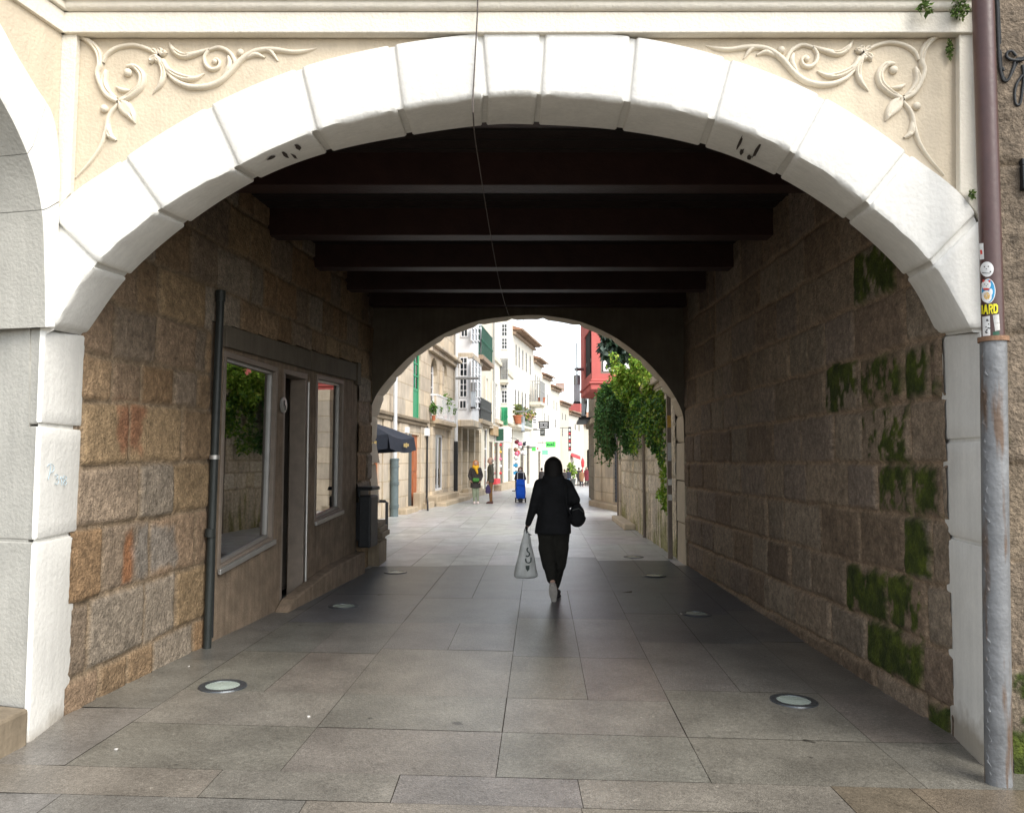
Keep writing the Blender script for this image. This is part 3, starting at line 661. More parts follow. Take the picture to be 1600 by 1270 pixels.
# ------------------------------------------------------------ passage walls
YB = 12.60
WL = FR((-2.872, YR - .02), (-2.20, YB)); WRt = FR((2.845, YR - .02), (2.70, YB), -1)
zc_top = 4.4
A1 = at(1470, 600, YR)
PL = thing('stone_wall', 'brown ashlar wall on the left of the passage, framing the shop', 'stone wall', (-2.9, 5.4, 0))
PR = thing('stone_wall', 'dark ashlar wall on the right of the passage, patched with green moss', 'stone wall', (2.9, 5.4, 0))
palL = [(.262, .168, .092), (.285, .195, .115), (.285, .235, .18), (.265, .185, .12), (.25, .19, .135), (.30, .21, .12), (.25, .17, .10)]
shopS0, shopS1 = 1.86, 6.55
shop_top = lambda S: 2.86 + .036 * (S - 2.0)
hole_shop = lambda S, Z: (S > shopS0) & (S < shopS1) & (Z < shop_top(S))
crs = [.21, .68, 1.16, 1.58, 2.02, 2.335, 2.72, 3.13, 3.55, 4.0]
stone_wall('masonry', PL, WL, -.07, WL.L + .02, -.3, zc_top, crs, (.34, .78), 21, palL, (.23, .17, .11), res=.02, holes=[hole_shop], tilt=.02, amp=.02, joint=.023,
           special=[(.42, .80, 1.64, 2.03, (.25, .115, .062)), (.55, .68, .7, 1.1, (.28, .12, .05)), (.75, 1.3, .75, 1.12, (.23, .205, .175))])
RC = [.02, .39, .79, 1.22, 1.60, 2.025, 2.44, 2.86, 3.3, 3.75]
palR = [(.22, .16, .108), (.255, .195, .138), (.23, .18, .14), (.195, .142, .10), (.27, .215, .158)]
def mossr(px0, py0, px1, py1, th=.40):
    a, b_ = WRt.sz((px0 + px1) / 2, py0), WRt.sz((px0 + px1) / 2, py1); s_ = sorted((WRt.sz(px0, py0)[0], WRt.sz(px1, py0)[0])); return (s_[0], s_[1], b_[1], a[1], th)
ml = [mossr(1345, 530, 1408, 615, .46), mossr(1413, 518, 1449, 618, .42), mossr(1455, 520, 1472, 610, .42), mossr(1372, 722, 1420, 808, .50), mossr(1425, 732, 1474, 815, .44), mossr(1415, 818, 1458, 922, .45),
      mossr(1325, 878, 1384, 985, .40), mossr(1357, 978, 1446, 1120, .33), mossr(1448, 1040, 1485, 1150, .38), mossr(1350, 620, 1425, 720, .56), mossr(1290, 545, 1340, 620, .58), mossr(1390, 900, 1450, 1020, .55), mossr(1335, 385, 1400, 450, .50)]
redges = {}
for r_ in ml: redges.setdefault(sum(z < (r_[2] + r_[3]) / 2 for z in RC), []).extend(r_[:2])
redges = {k: sorted(v) for k, v in redges.items()}
stone_wall('masonry', PR, WRt, -.07, WRt.L + .02, -.4, zc_top, RC, (.45, 1.0), 36, palR, (.31, .225, .15), res=.02, mossb=ml, tilt=-.004, edges=redges, amp=.022, joint=.024)
# bulk of the building behind the two walls
b = MB(); b.fbox(WL, 0, shopS0 - .06, -.3, 4.4, -.5, -.05); b.fbox(WL, shopS1 + .06, WL.L, -.3, 4.4, -.5, -.05); b.build('core', 'plaster_dark', PL)
b = MB(); b.fbox(WRt, 0, WRt.L, -.4, 4.4, -3, -.05); b.build('core', 'plaster_dark', PR)

# ceiling: boards and cross beams
CE = thing('timber_ceiling', 'dark brown boarded ceiling on heavy cross beams over the passage', 'ceiling', (0, 8.9, 4.27))
MB().box(-4, 4, YR - .1, YB + .1, 4.27, 4.42).build('boarding', 'wood_dark', CE)
for k, yb in enumerate((5.45, 6.88, 8.45, 9.88, 11.20, 12.36)):
    MB().box(-3.05, 3.1, yb, yb + .22, 3.985, 4.29).build('beam', 'wood_red', CE, bevel=.005)
b = MB()
for k in range(36): 
    y = YR + k * .2; b.box(-3.1, 3.1, y, y + .006, 4.262, 4.272)
b.build('board_joint', 'dark', CE)

# ------------------------------------------------------------ far arch wall
FO = [(573, 690), (577, 648), (588, 617), (611, 587), (643, 555), (691, 523), (744, 502), (800, 494), (848, 493), (907, 503), (959, 526), (1005, 560), (1036, 593), (1055, 621), (1067, 649), (1069, 690)]
FI = FO
FRr = [(588, 690), (591, 652), (602, 619), (623, 590), (653, 558), (697, 529), (749, 509), (800, 501), (848, 500), (904, 510), (954, 532), (998, 565), (1027, 596), (1046, 623), (1056, 652), (1057, 690)]
YB2 = 13.35
FA = thing('inner_arch_wall', 'dull plastered wall with a low round arch closing the far end of the passage', 'archway', (0, YB, 0))
def far_arch():
    o = spline(FO, 6); r = spline(FRr, 6); b = MB(); vs = []
    for i, p in enumerate(o):
        A = at(p[0], p[1], YB); B = at(r[i][0], r[i][1], YB2); g = .03 if i % 6 == 0 else 0
        c = Vector((.15, YB, 2.4)); d = (A - c); d.y = 0; d.normalize()
        vs += [A + d * .01 + Vector((0, -.0, 0)), A + Vector((0, .012, 0)) + d * g, B + d * g, B + d * .3]
    n = len(o); b.add(vs, [(i * 4 + k, i * 4 + k + 1, (i + 1) * 4 + k + 1, (i + 1) * 4 + k) for i in range(n - 1) for k in range(3)])
    b.build('arch_ring', 'cream', FA, smooth=True, angle=30)
    b = MB(); vs = []
    for p in o:
        A = at(p[0], p[1], YB); vs += [(A.x, YB, A.z), (A.x, YB, 4.4)]
    k0 = len(vs) // 2; vs2 = [(-3.4, YB, -.3), (-3.4, YB, 4.4), (vs[0][0], YB, -.3), (vs[-2][0], YB, -.3), (3.4, YB, -.3), (3.4, YB, 4.4)]
    k = b.add(vs + vs2, [(2 * i, 2 * i + 2, 2 * i + 3, 2 * i + 1) for i in range(k0 - 1)])
    m = len(vs); b.f += [(m, m + 2, 0, 1, m + 1), (m + 3, m + 4, m + 5, 2 * k0 - 1, 2 * k0 - 2)]
    b.build('wall', 'plaster_dark', FA)
    def jb(f0, f1, r0, r1, sd, name='jamb', mat='cream', zt=None, zb=-.3):
        A0, A1_ = at(*f0, YB), at(*f1, YB); B0, B1 = at(*r0, YB2), at(*r1, YB2); bb = MB()
        bb.hexa([(A1_.x, YB - .004, zb), (B1.x, YB2, zb), (B1.x + sd * .4, YB2, zb), (A1_.x + sd * .3, YB - .004, zb), (A0.x, YB - .004, zt or A0.z), (B0.x, YB2, zt or A0.z), (B0.x + sd * .4, YB2, zt or A0.z), (A0.x + sd * .3, YB - .004, zt or A0.z)])
        bb.build(name, mat, FA, bevel=.01)
    zj = at(573, 690, YB).z
    for z0_, z1_ in ((-.3, .92), (.935, 1.55), (1.565, zj - .012)):
        jb((573, 690), (578, 880), (588, 690), (592, 880), -1, zt=z1_, zb=z0_)
    for z0_, z1_ in ((-.3, .62), (.635, 1.28), (1.295, zj - .012)):
        jb((1069, 690), (1071, 885), (1057, 690), (1058, 885), 1, zt=z1_, zb=z0_)
    b = MB(); xx = at(594, 860, YB).x
    for z0_, z1_, w_ in ((-.2, .36, .05), (.36, .42, .03), (.42, .50, .10), (.50, .58, .06), (.58, .66, .03)): b.box(xx - .35, xx - .05 + w_, YB - .06 - w_ * .5, YB2 - .1, z0_, z1_ - .002)
    b.build('base_moulding', 'granite_dark', FA, bevel=.012)
    MB().box(-9, -2.7, YB + .02, YB2, -.3, 5.3).box(3.1, 9, YB + .02, YB2, -.3, 5.3).box(-9, 9, YB + .03, YB2 - .02, 4.3, 5.3).build('outer_wall', 'granite', FA)
    MB().box(-9, 9, YR, YB + .02, 5.1, 5.3).build('roof', 'tile', FA)  # unseen roof, set lower than the real building to let light into the street
far_arch()

# ------------------------------------------------------------ shop front in the left wall
SF = thing('shop', 'brown stucco shop front with two tall reflecting windows and a dark doorway', 'shop front', (-2.5, 8.9, 0))
def shopfront():
    fr = WL; z_of = lambda s, a, b_: a + (b_ - a) * (s - 2.0) / 4.0
    T = shop_top
    W1 = [(2.10, .60), (3.40, .745), (3.46, 2.62), (2.14, 2.63)]; D = [(3.68, .10), (4.46, .12), (4.47, 2.66), (3.66, 2.64)]; W2 = [(4.72, .83), (5.83, .905), (5.85, 2.71), (4.72, 2.68)]
    s0, s1 = shopS0, shopS1; bx = lambda pts: MB().fpoly(fr, pts, -.25, .0)
    for pts in ([(s0, -.3), (s0 + .24, -.3), (W1[0][0], W1[0][1]), (W1[3][0], W1[3][1]), (W1[3][0], T(2.14)), (s0, T(s0))],
                [(s0 + .24, -.3), (3.62, -.3), (3.66, .745), (W1[1][0], W1[1][1]), (W1[0][0], W1[0][1])],
                [(W1[1][0], W1[1][1]), (3.66, .745), (3.64, 2.63), (W1[2][0], W1[2][1])],
                [(4.49, -.3), (6.55, -.3), (6.55, .96), (5.83, .905), (4.72, .83), (4.49, .82)],
                [(4.49, .82), (4.72, .83), (4.72, 2.68), (4.49, 2.66)],
                [(5.83, .905), (6.55, .96), (6.55, T(6.55)), (6.36, T(6.36)), (6.36, 2.735), (5.85, 2.71)],
                [(2.14, 2.63), (3.46, 2.62), (3.64, 2.63), (4.49, 2.66), (4.72, 2.68), (5.85, 2.71), (6.36, 2.735), (6.36, T(6.36)), (2.14, T(2.14))]):
        bx(pts).build('stucco_panel', 'stucco', SF)
    b = MB(); b.fpoly(fr, [(2.10, 2.66), (4.42, 2.70), (4.42, 2.925), (2.10, 2.86)], .002, .045); b.build('lintel', 'plaster_dark', SF, bevel=.008)
    b = MB(); b.fpoly(fr, [(4.44, 2.70), (6.34, 2.755), (6.34, 3.0), (4.44, 2.925)], .002, .045); b.build('lintel', 'plaster_dark', SF, bevel=.008)
    b = MB(); b.fpoly(fr, [(6.36, 2.70), (6.53, 2.70), (6.53, 3.03), (6.36, 3.02)], .002, .06); b.build('corbel', 'plaster_dark', SF, bevel=.008)
    def win(q, name='window'):
        def inset(q, d): c = (sum(p[0] for p in q) / 4, sum(p[1] for p in q) / 4); return [(p[0] + math.copysign(d, c[0] - p[0]), p[1] + math.copysign(d, c[1] - p[1])) for p in q]
        i1 = inset(q, .055); b = MB()
        for k in range(4): b.fpoly(fr, [q[k], q[(k + 1) % 4], i1[(k + 1) % 4], i1[k]], -.09, .012)
        w_ = b.build(name, 'frame_brown', SF, bevel=.005)
        i2 = inset(q, .085); b = MB()
        for k in range(4): b.fpoly(fr, [i1[k], i1[(k + 1) % 4], i2[(k + 1) % 4], i2[k]], -.075, -.03)
        b.build('glazing_bead', 'alu', w_)
        MB().fpoly(fr, inset(q, .08), -.062, -.054).build('pane', 'glass', w_)
        b = MB(); a, c = q[0], q[1]; b.fpoly(fr, [(a[0] - .01, a[1] - .02), (c[0] + .01, c[1] - .02), (c[0] + .01, c[1] + .03), (a[0] - .01, a[1] + .03)], .013, .045); b.build('sill', 'alu', w_, bevel=.006)
    win(W1); win(W2)
    d = MB(); d.fpoly(fr, [(3.66, .0), (3.73, .0), (3.73, 2.58), (3.66, 2.58)], -.2, -.01); d.fpoly(fr, [(4.38, .0), (4.46, .0), (4.46, 2.58), (4.38, 2.58)], -.2, -.01); d.fpoly(fr, [(3.66, 2.582), (4.46, 2.582), (4.46, 2.66), (3.66, 2.65)], -.2, -.012)
    do = d.build('door_frame', 'frame_brown', SF, bevel=.005)
    b = MB(); b.tube([fr.P(4.40, .15, .02), fr.P(4.40, 2.55, .02)], .014, 8); b.build('handle_rail', 'alu', do, smooth=True)
    q = MB(); q.fpoly(fr, [(3.76, .12), (4.36, .12), (4.36, 2.56), (3.76, 2.56)], -.36, -.32); dd = q.build('door', 'frame_brown', SF)
    MB().fpoly(fr, [(3.86, .35), (4.26, .35), (4.26, 2.46), (3.86, 2.46)], -.317, -.309).build('pane', 'glass', dd)
    b = MB(); c = fr.P(3.60, 2.22, .012); b.lathe([(.09, 0), (.09, .014), (.075, .02), (.0, .02)], c, 20, (fr.n.x, fr.n.y, 0)); e = b.build('round_sign', 'alu', SF, smooth=True)
    b = MB()
    for a, z in ((3.585, 2.24), (3.615, 2.19)): b.fbox(fr, a - .012, a + .012, z - .03, z + .03, .035, .038)
    b.build('sign_mark', 'iron', e)
    b = MB(); b.fpoly(fr, [(3.3, -.1), (6.5, -.1), (6.5, .30), (5.2, .27), (4.5, .20), (3.66, .10)], .004, .16); b.build('step', 'stucco', SF, bevel=.02)
    # the room behind the glass
    b = MB()
    b.fbox(fr, 1.95, 6.5, .08, .1, -3, -.26); b.fbox(fr, 1.95, 6.5, 3.1, 3.15, -3, -.26); b.fbox(fr, 1.95, 6.5, .1, 3.1, -3.05, -3); b.fbox(fr, 1.9, 1.95, .1, 3.1, -3, -.26); b.fbox(fr, 6.5, 6.55, .1, 3.1, -3, -.26); b.fbox(fr, 3.5, 3.56, .1, 3.1, -1.5, -.26); b.fbox(fr, 4.55, 4.6, .1, 3.1, -1.5, -.26)
    b.build('room', 'interior', SF)
shopfront()

# dark pipe at the shop's left edge
b = MB(); p0 = WL.P(1.80, .0, .07); p1 = WL.P(1.90, 3.04, .07)
DP = thing('drainpipe', 'dark green drainpipe beside the large shop window in the passage', 'drainpipe', p0)
b.tube([p0 + Vector((0, 0, -.05)), p0.lerp(p1, .33), p1], .035, 12); b.tube([p1, p1 + Vector((0, 0, .10))], .044, 12); b.tube([p0 + Vector((0, 0, .95)), p0 + Vector((.003, 0, 1.02))], .042, 12); b.build('pipe', 'pipe_green', DP, smooth=True)
q = p0.lerp(p1, .54); MB().tube([q - Vector((0, 0, .018)), q + Vector((0, 0, .018))], .044, 12).build('clamp', 'alu', DP, smooth=True)
b = MB(); b.tube([WL.P(1.97, .05, .03), WL.P(1.97, 1.3, .03), WL.P(1.99, 2.9, .03)], .014, 8); b.build('cable', 'iron', DP, smooth=True)

# litter bin
bc = WL.P(6.63, 0, .16)
LB = thing('litter_bin', 'dark metal litter bin hung at the end of the shop wall', 'litter bin', (bc.x, bc.y, gz(bc.x, bc.y)))
b = MB(); fr = WL
b.fpoly(fr, [(6.42, .36), (6.84, .36), (6.84, 1.10), (6.42, 1.10)], .07, .255); b.build('body', 'iron', LB, bevel=.025)
b = MB(); b.fpoly(fr, [(6.39, 1.18), (6.87, 1.18), (6.83, 1.23), (6.43, 1.23)], .05, .275); b.fbox(fr, 6.41, 6.85, 1.08, 1.19, .06, .10); b.build('lid', 'iron', LB, bevel=.01)
b = MB(); b.fbox(fr, 6.55, 6.71, .45, 1.0, .0, .075); b.build('wall_bracket', 'iron', LB, bevel=.01)

# ------------------------------------------------------------ recessed ground lights
UL = None
for px, py, lab in ((348, 1072, 'round glass ground light nearest the brown left wall'), (537, 947, 'round glass ground light before the shop doorway step'), (618, 894, 'round glass ground light by the left foot of the far arch'),
                (1240, 1095, 'round glass ground light nearest the mossy right wall'), (1088, 959, 'round glass ground light halfway along the right wall'), (1022, 899, 'round pale ground light just inside the right foot of the far arch'), (990, 870, 'round pale ground light just outside the far arch on the right')):
    p = gp(px, py); p.z += .002
    if UL is None:
        UL = thing('ground_light', lab, 'ground light', p, 'round lights set into the paving')
        MB().lathe([(.118, .0), (.12, .007), (.165, .007), (.172, -.004)], p, 32).build('ring', 'lampring', UL, smooth=True)
        MB().lathe([(.122, -.01), (.121, .004), (.06, .007), (.0, .008)], p, 32).build('lens', 'lampglass', UL, smooth=True); o = UL
    else: o = copy_tree(UL); o['label'] = lab
    o.location = p; o.rotation_euler = (math.atan(-.0) , math.atan(.026 if py > 940 and px < 1100 or py > 1000 else .008), 0)

# ------------------------------------------------------------ downpipe with stickers, right-hand granite wall
p0 = at(1560, 1226, 4.56); p1 = at(1552, 531, 4.56); pt_ = at(1534, -60, 4.56)
DW = thing('downpipe', 'brown and grey downpipe with stickers at the right of the gateway', 'downpipe', (p0.x, p0.y, gz(p0.x, p0.y)))
axis = (pt_ - p1).normalized()
b = MB(); b.tube([p1 - axis * .03, p1.lerp(pt_, .5), pt_, pt_ + axis * .8], .0575, 24); b.build('upper_pipe', 'pipe_brown', DW, smooth=True)
b = MB(); b.tube([p0 + Vector((0, 0, -.08)), p0.lerp(p1, .5), p1], .068, 24); b.build('lower_pipe', 'pipe_grey', DW, smooth=True)
b = MB(); b.tube([p1 + Vector((0, 0, -.012)), p1 + Vector((0, 0, .015))], .079, 24); b.build('collar', 'rust', DW, smooth=True)
for zz in (.28, 1.16, 1.95):
    b = MB(); q = p0.lerp(p1, (zz - p0.z) / (p1.z - p0.z)); b.tube([q + Vector((.045, .045, -.02)), q + Vector((.11, .09, -.01))], .018, 8); b.build('bracket', 'rust', DW, smooth=True)
b = MB(); rnd = random.Random(4); pth, rr = [], []
for k in range(240):                           # lumpy weld seam down the left side
    t = .02 + .96 * k / 240; q = p0.lerp(p1, t); a = math.pi + .33 + .16 * math.sin(k * .37) + .1 * math.sin(k * 1.3)
    pth.append(q + Vector((math.cos(a), math.sin(a), 0)) * .067); rr.append(.0018 + .0055 * max(0, math.sin(k * .9) * math.sin(k * .23) + rnd.uniform(-.2, .2)))
b.tube(pth, rr, 7); b.build('weld_seam', 'pipe_grey', DW, smooth=True)
def on_pipe(px, py, r):                        # ray meets the pipe's cylinder
    o = Vector((0, 0, H)); d = Vector(ray(px, py)); w_ = o - p1; dp = d - axis * d.dot(axis); wp = w_ - axis * w_.dot(axis)
    A, B, C = dp.dot(dp), 2 * dp.dot(wp), wp.dot(wp) - r * r; D = B * B - 4 * A * C
    t = (-B - math.sqrt(max(D, 0))) / (2 * A); return o + d * t
def sticker(name, outline, mat, lift=.0008, nx=6, ny=4):
    """outline given in photo coordinates; bent round the pipe as a fine grid clipped to the outline"""
    b = MB(); xs = [p[0] for p in outline]; ys = [p[1] for p in outline]; n = len(outline)
    c = (sum(xs) / n, sum(ys) / n); rings = 4; vs = [on_pipe(*c, .0575 + lift)]
    for r in range(1, rings + 1):
        for p in outline: vs.append(on_pipe(c[0] + (p[0] - c[0]) * r / rings, c[1] + (p[1] - c[1]) * r / rings, .0575 + lift))
    fs = [(0, 1 + k, 1 + (k + 1) % n) for k in range(n)] + [(1 + (r - 1) * n + k, 1 + r * n + k, 1 + r * n + (k + 1) % n, 1 + (r - 1) * n + (k + 1) % n) for r in range(1, rings) for k in range(n)]
    b.add(vs, fs); return b, mat, name
def st(name, outline, mat, lift=.0008, parent=None):
    b, m_, n_ = sticker(name, outline, mat, lift); return b.build(n_, m_, parent or DW, smooth=True)
def Zs(x, y): return 1500 + x / 4.885, 360 + y / 4.885
def dense(pts, k=5):
    out = []
    for a, c in zip(pts, pts[1:] + pts[:1]): out += [(a[0] + (c[0] - a[0]) * i / k, a[1] + (c[1] - a[1]) * i / k) for i in range(k)]
    return [Zs(*p) for p in out]
def ell(cx, cy, rx, ry, n=24): return [Zs(cx + rx * math.cos(2 * math.pi * k / n), cy + ry * math.sin(2 * math.pi * k / n)) for k in range(n)]
s1_ = st('sticker', dense([(147, 100), (178, 98), (184, 220), (150, 224)]), 'sticker_white')
st('print', dense([(152, 150), (168, 150), (172, 180), (156, 185)]), 'sticker_red', .0016, s1_)
s2_ = st('sticker', ell(206, 297, 52, 58), 'sticker_white')
for e in (ell(186, 278, 5, 5, 10), ell(216, 276, 5, 5, 10), ell(202, 294, 5, 3, 10), ell(232, 316, 6, 6, 10)): st('print', e, 'sticker_black', .0016, s2_)
st('print', dense([(168, 322), (230, 326), (230, 330), (168, 327)]), 'sticker_black', .0016, s2_)
s3_ = st('sticker', ell(216, 463, 55, 94, 30), 'sticker_white'); st('print', ell(216, 463, 50, 88, 30), 'sticker_blue', .0014, s3_)
for e, c in ((ell(203, 505, 40, 46), 'sticker_white'), (ell(200, 415, 36, 36), 'sticker_white'), (dense([(172, 398), (174, 372), (192, 388)]), 'sticker_red'), (dense([(212, 386), (232, 374), (230, 402)]), 'sticker_red'), (ell(236, 470, 14, 26), 'sticker_white'), (ell(205, 500, 24, 30), 'sticker_ochre'), (ell(200, 448, 26, 8), 'sticker_red')):
    st('print', e, c, .002 + .0004 * len(c) % .0009, s3_)
for e in (ell(187, 412, 5, 3, 8), ell(212, 412, 5, 3, 8), ell(200, 424, 4, 3, 8)): st('print', e, 'sticker_black', .0036, s3_)
s4_ = st('sticker', dense([(163, 570), (288, 560), (294, 632), (163, 642)]), 'sticker_black')
LET = {'A': [[(0, 0), (.35, 1), (.65, 1), (1, 0), (.72, 0), (.64, .25), (.36, .25), (.28, 0)]], 'R': [[(0, 0), (0, 1), (.3, 1), (.3, 0)], [(.3, 1), (.8, 1), (.98, .85), (.98, .6), (.8, .45), (.3, .42), (.3, .6), (.68, .66), (.68, .8), (.3, .8)], [(.4, .44), (.68, .44), (1, 0), (.7, 0)]],
       'D': [[(0, 0), (0, 1), (.3, 1), (.3, 0)], [(.3, 1), (.7, 1), (1, .8), (1, .2), (.7, 0), (.3, 0), (.3, .2), (.6, .24), (.7, .34), (.7, .66), (.6, .78), (.3, .8)]]}
def letter(ch, x0_, x1_, yb, yt, par):
    for i, poly in enumerate(LET[ch]):
        b = MB(); pts = [Zs(x0_ + u * (x1_ - x0_), yb + v * (yt - yb)) for u, v in poly]
        b.add([on_pipe(*p, .0575 + .002 + .0002 * i) for p in pts], [tuple(range(len(pts)))]); b.build('lettering', 'sticker_yellow', par)
st('print', dense([(164, 572), (174, 571), (174, 638), (164, 640)]), 'sticker_yellow', .0016, s4_)
letter('A', 176, 216, 640, 566, s4_); letter('R', 219, 252, 637, 563, s4_); letter('D', 255, 290, 634, 561, s4_)
s5_ = st('sticker', dense([(170, 660), (228, 652), (232, 802), (174, 808)]), 'sticker_white')
for k in range(14):
    x = 180 + rnd.random() * 42; y = 670 + rnd.random() * 120; st('print', dense([(x, y), (x + 8, y - 4), (x + 12, y + 5), (x + 3, y + 7)], 2), 'sticker_black', .0016, s5_)
s6_ = st('sticker', dense([(250, 648), (298, 640), (306, 760), (268, 768)]), 'alu'); st('sticker', dense([(250, 775), (300, 768), (302, 800), (252, 804)]), 'green_dark')

NW = thing('granite_wall', 'rough brown granite wall at the far right edge behind the downpipe', 'stone wall', (3.1, 4.7, 0))
NR = FR((2.735, YF - .06), (5.5, YF - .5), 1)
if NR.n.y > 0: NR.n = -NR.n
stone_wall('masonry', NW, NR, .10, 2.4, -.4, 5.6, [.45, 1.05, 1.6, 2.35, 3.35, 4.4, 4.9], (.9, 1.6), 45, [(.205, .16, .112), (.185, .145, .105), (.225, .18, .13)], (.16, .12, .08), res=.02, rough=.011, joint=.014, mrect=True,
           mossb=[(.02, .3, -.3, .42, .36), (.03, .12, 1.5, 2.4, .48), (.05, .3, .4, .8, .55), (0, .09, 2.2, 2.42, .35)])
b = MB(); b.fbox(NR, .28, 2.75, -.4, 5.6, -.6, -.03); b.build('core', 'granite_dark', NW)
def curve_px(pts, o, n=5): return [NR.P(*NR.sz(x, y, o), o) for x, y in [tuple(q) for q in spline(pts, n)]]
Zt = lambda *pts: [(1500 + x / 3.53, y / 3.53) for x, y in pts]
b = MB(); b.tube(curve_px(Zt((200, -60), (207, 100), (212, 250), (220, 370), (240, 445), (270, 435), (295, 370), (310, 330), (355, 320), (420, 300)), .03), .008, 8); b.tube(curve_px(Zt((208, -60), (216, 100), (222, 250), (230, 385), (250, 440), (280, 420), (318, 345), (360, 330), (430, 335)), .02), .007, 8)
b.tube(curve_px(Zt((310, 310), (285, 284), (260, 292), (258, 315), (280, 330), (315, 335), (350, 332)), .035), .008, 8)
b.tube(curve_px(Zt((345, 360), (352, 420), (350, 450), (335, 560), (320, 582), (305, 565), (302, 510), (315, 460), (345, 415)), .03), .008, 8); b.tube(curve_px(Zt((220, 390), (235, 375), (240, 392)), .03), .007, 8)
single(b, 'cable', 'loops of black cable hanging on the brown granite wall at top right', 'cable', 'iron', smooth=True)
b = MB(); c = NR.sz(1598, 118, .03); b.fbox(NR, c[0] - .02, c[0] + .03, c[1] - .03, c[1] + .03, .0, .05); c = NR.sz(1598, 275, .03)
b = MB(); b.fbox(NR, c[0] - .012, c[0] + .05, c[1] - .085, c[1] + .055, .005, .06); b.fbox(NR, c[0] - .008, c[0] + .03, c[1] + .057, c[1] + .10, .005, .05)
single(b, 'junction_box', 'small black junction box at the right edge on granite', 'junction box', 'iron', bevel=.005)

# ------------------------------------------------------------ thin old wire across the passage
def wire():
    path = [at(747, -60, 4.70), at(746, 20, 4.72), at(744, 60, 4.775), at(739, 150, 4.785), at(739, 175, 4.80), at(741, 206, YR - .03), at(745, 235, 5.6)]
    e = at(795, 492, YB - .03); s_ = path[-1]
    for k in range(1, 11):
        t = k / 10; p = s_.lerp(e, t); p.z -= .18 * math.sin(math.pi * t); path.append(p)
    path += [at(812, 497, YB2 + .05), at(818, 500, YB2 + .6)]
    b = MB(); b.tube(path, .0045, 6); single(b, 'wire', 'thin sagging wire from the gateway crown to the far arch', 'wire', 'wire', smooth=True)
wire()

# ------------------------------------------------------------ leaves
def leaf_cloud(rnd, b, c, rad, n, size, cols, down=.3, shell=.55):
    for _ in range(n):
        d = Vector((rnd.gauss(0, 1), rnd.gauss(0, 1), rnd.gauss(0, 1))).normalized(); r = shell + (1 - shell) * rnd.random() ** .6
        p = Vector((c[0] + d.x * rad[0] * r, c[1] + d.y * rad[1] * r, c[2] + d.z * rad[2] * r))
        a = (d + Vector((rnd.gauss(0, .6), rnd.gauss(0, .6), rnd.gauss(0, .6) - down))).normalized(); t = a.cross(Vector((rnd.gauss(0, 1), rnd.gauss(0, 1), rnd.gauss(0, 1)))).normalized()
        s_ = size * rnd.uniform(.6, 1.4); k = rnd.uniform(.65, 1.35); base = cols[rnd.randrange(len(cols))]; col = tuple(x * k for x in base)
        q = a.cross(t); b.add([p - a * s_ * .6, p + t * s_ * .32 + q * s_ * .08, p + a * s_ * .6, p - t * s_ * .32 + q * s_ * .08], [(0, 1, 2, 3)], col)

def weed(px, py, Y, rad, label, n=90, size=.03):
    c = at(px, py, Y); b = MB(); rnd = random.Random(px); leaf_cloud(rnd, b, (0, 0, 0), rad, n, size, [(.10, .17, .03), (.07, .12, .025), (.14, .2, .05)], shell=.2)
    for k in range(6): 
        pass
    b.v = [tuple(Vector(v) + c) for v in b.v]; single(b, 'weed', label, 'weed', 'leaf')
weed(1447, 12, YF - .09, (.05, .03, .05), 'small green weed on the cornice left of the brown pipe', 60, .028)
weed(1500, 14, YF - .06, (.06, .04, .07), 'mossy weed tuft at the top of the brown pipe', 160, .022)
weed(1484, 78, YF + .03, (.022, .012, .07), 'dry brown moss patch on the cream corner strip beside the brown pipe', 150, .016)
weed(1519, 304, YF - .03, (.018, .02, .035), 'bright green fern tuft beside the brown pipe above the arch haunch', 90, .016)

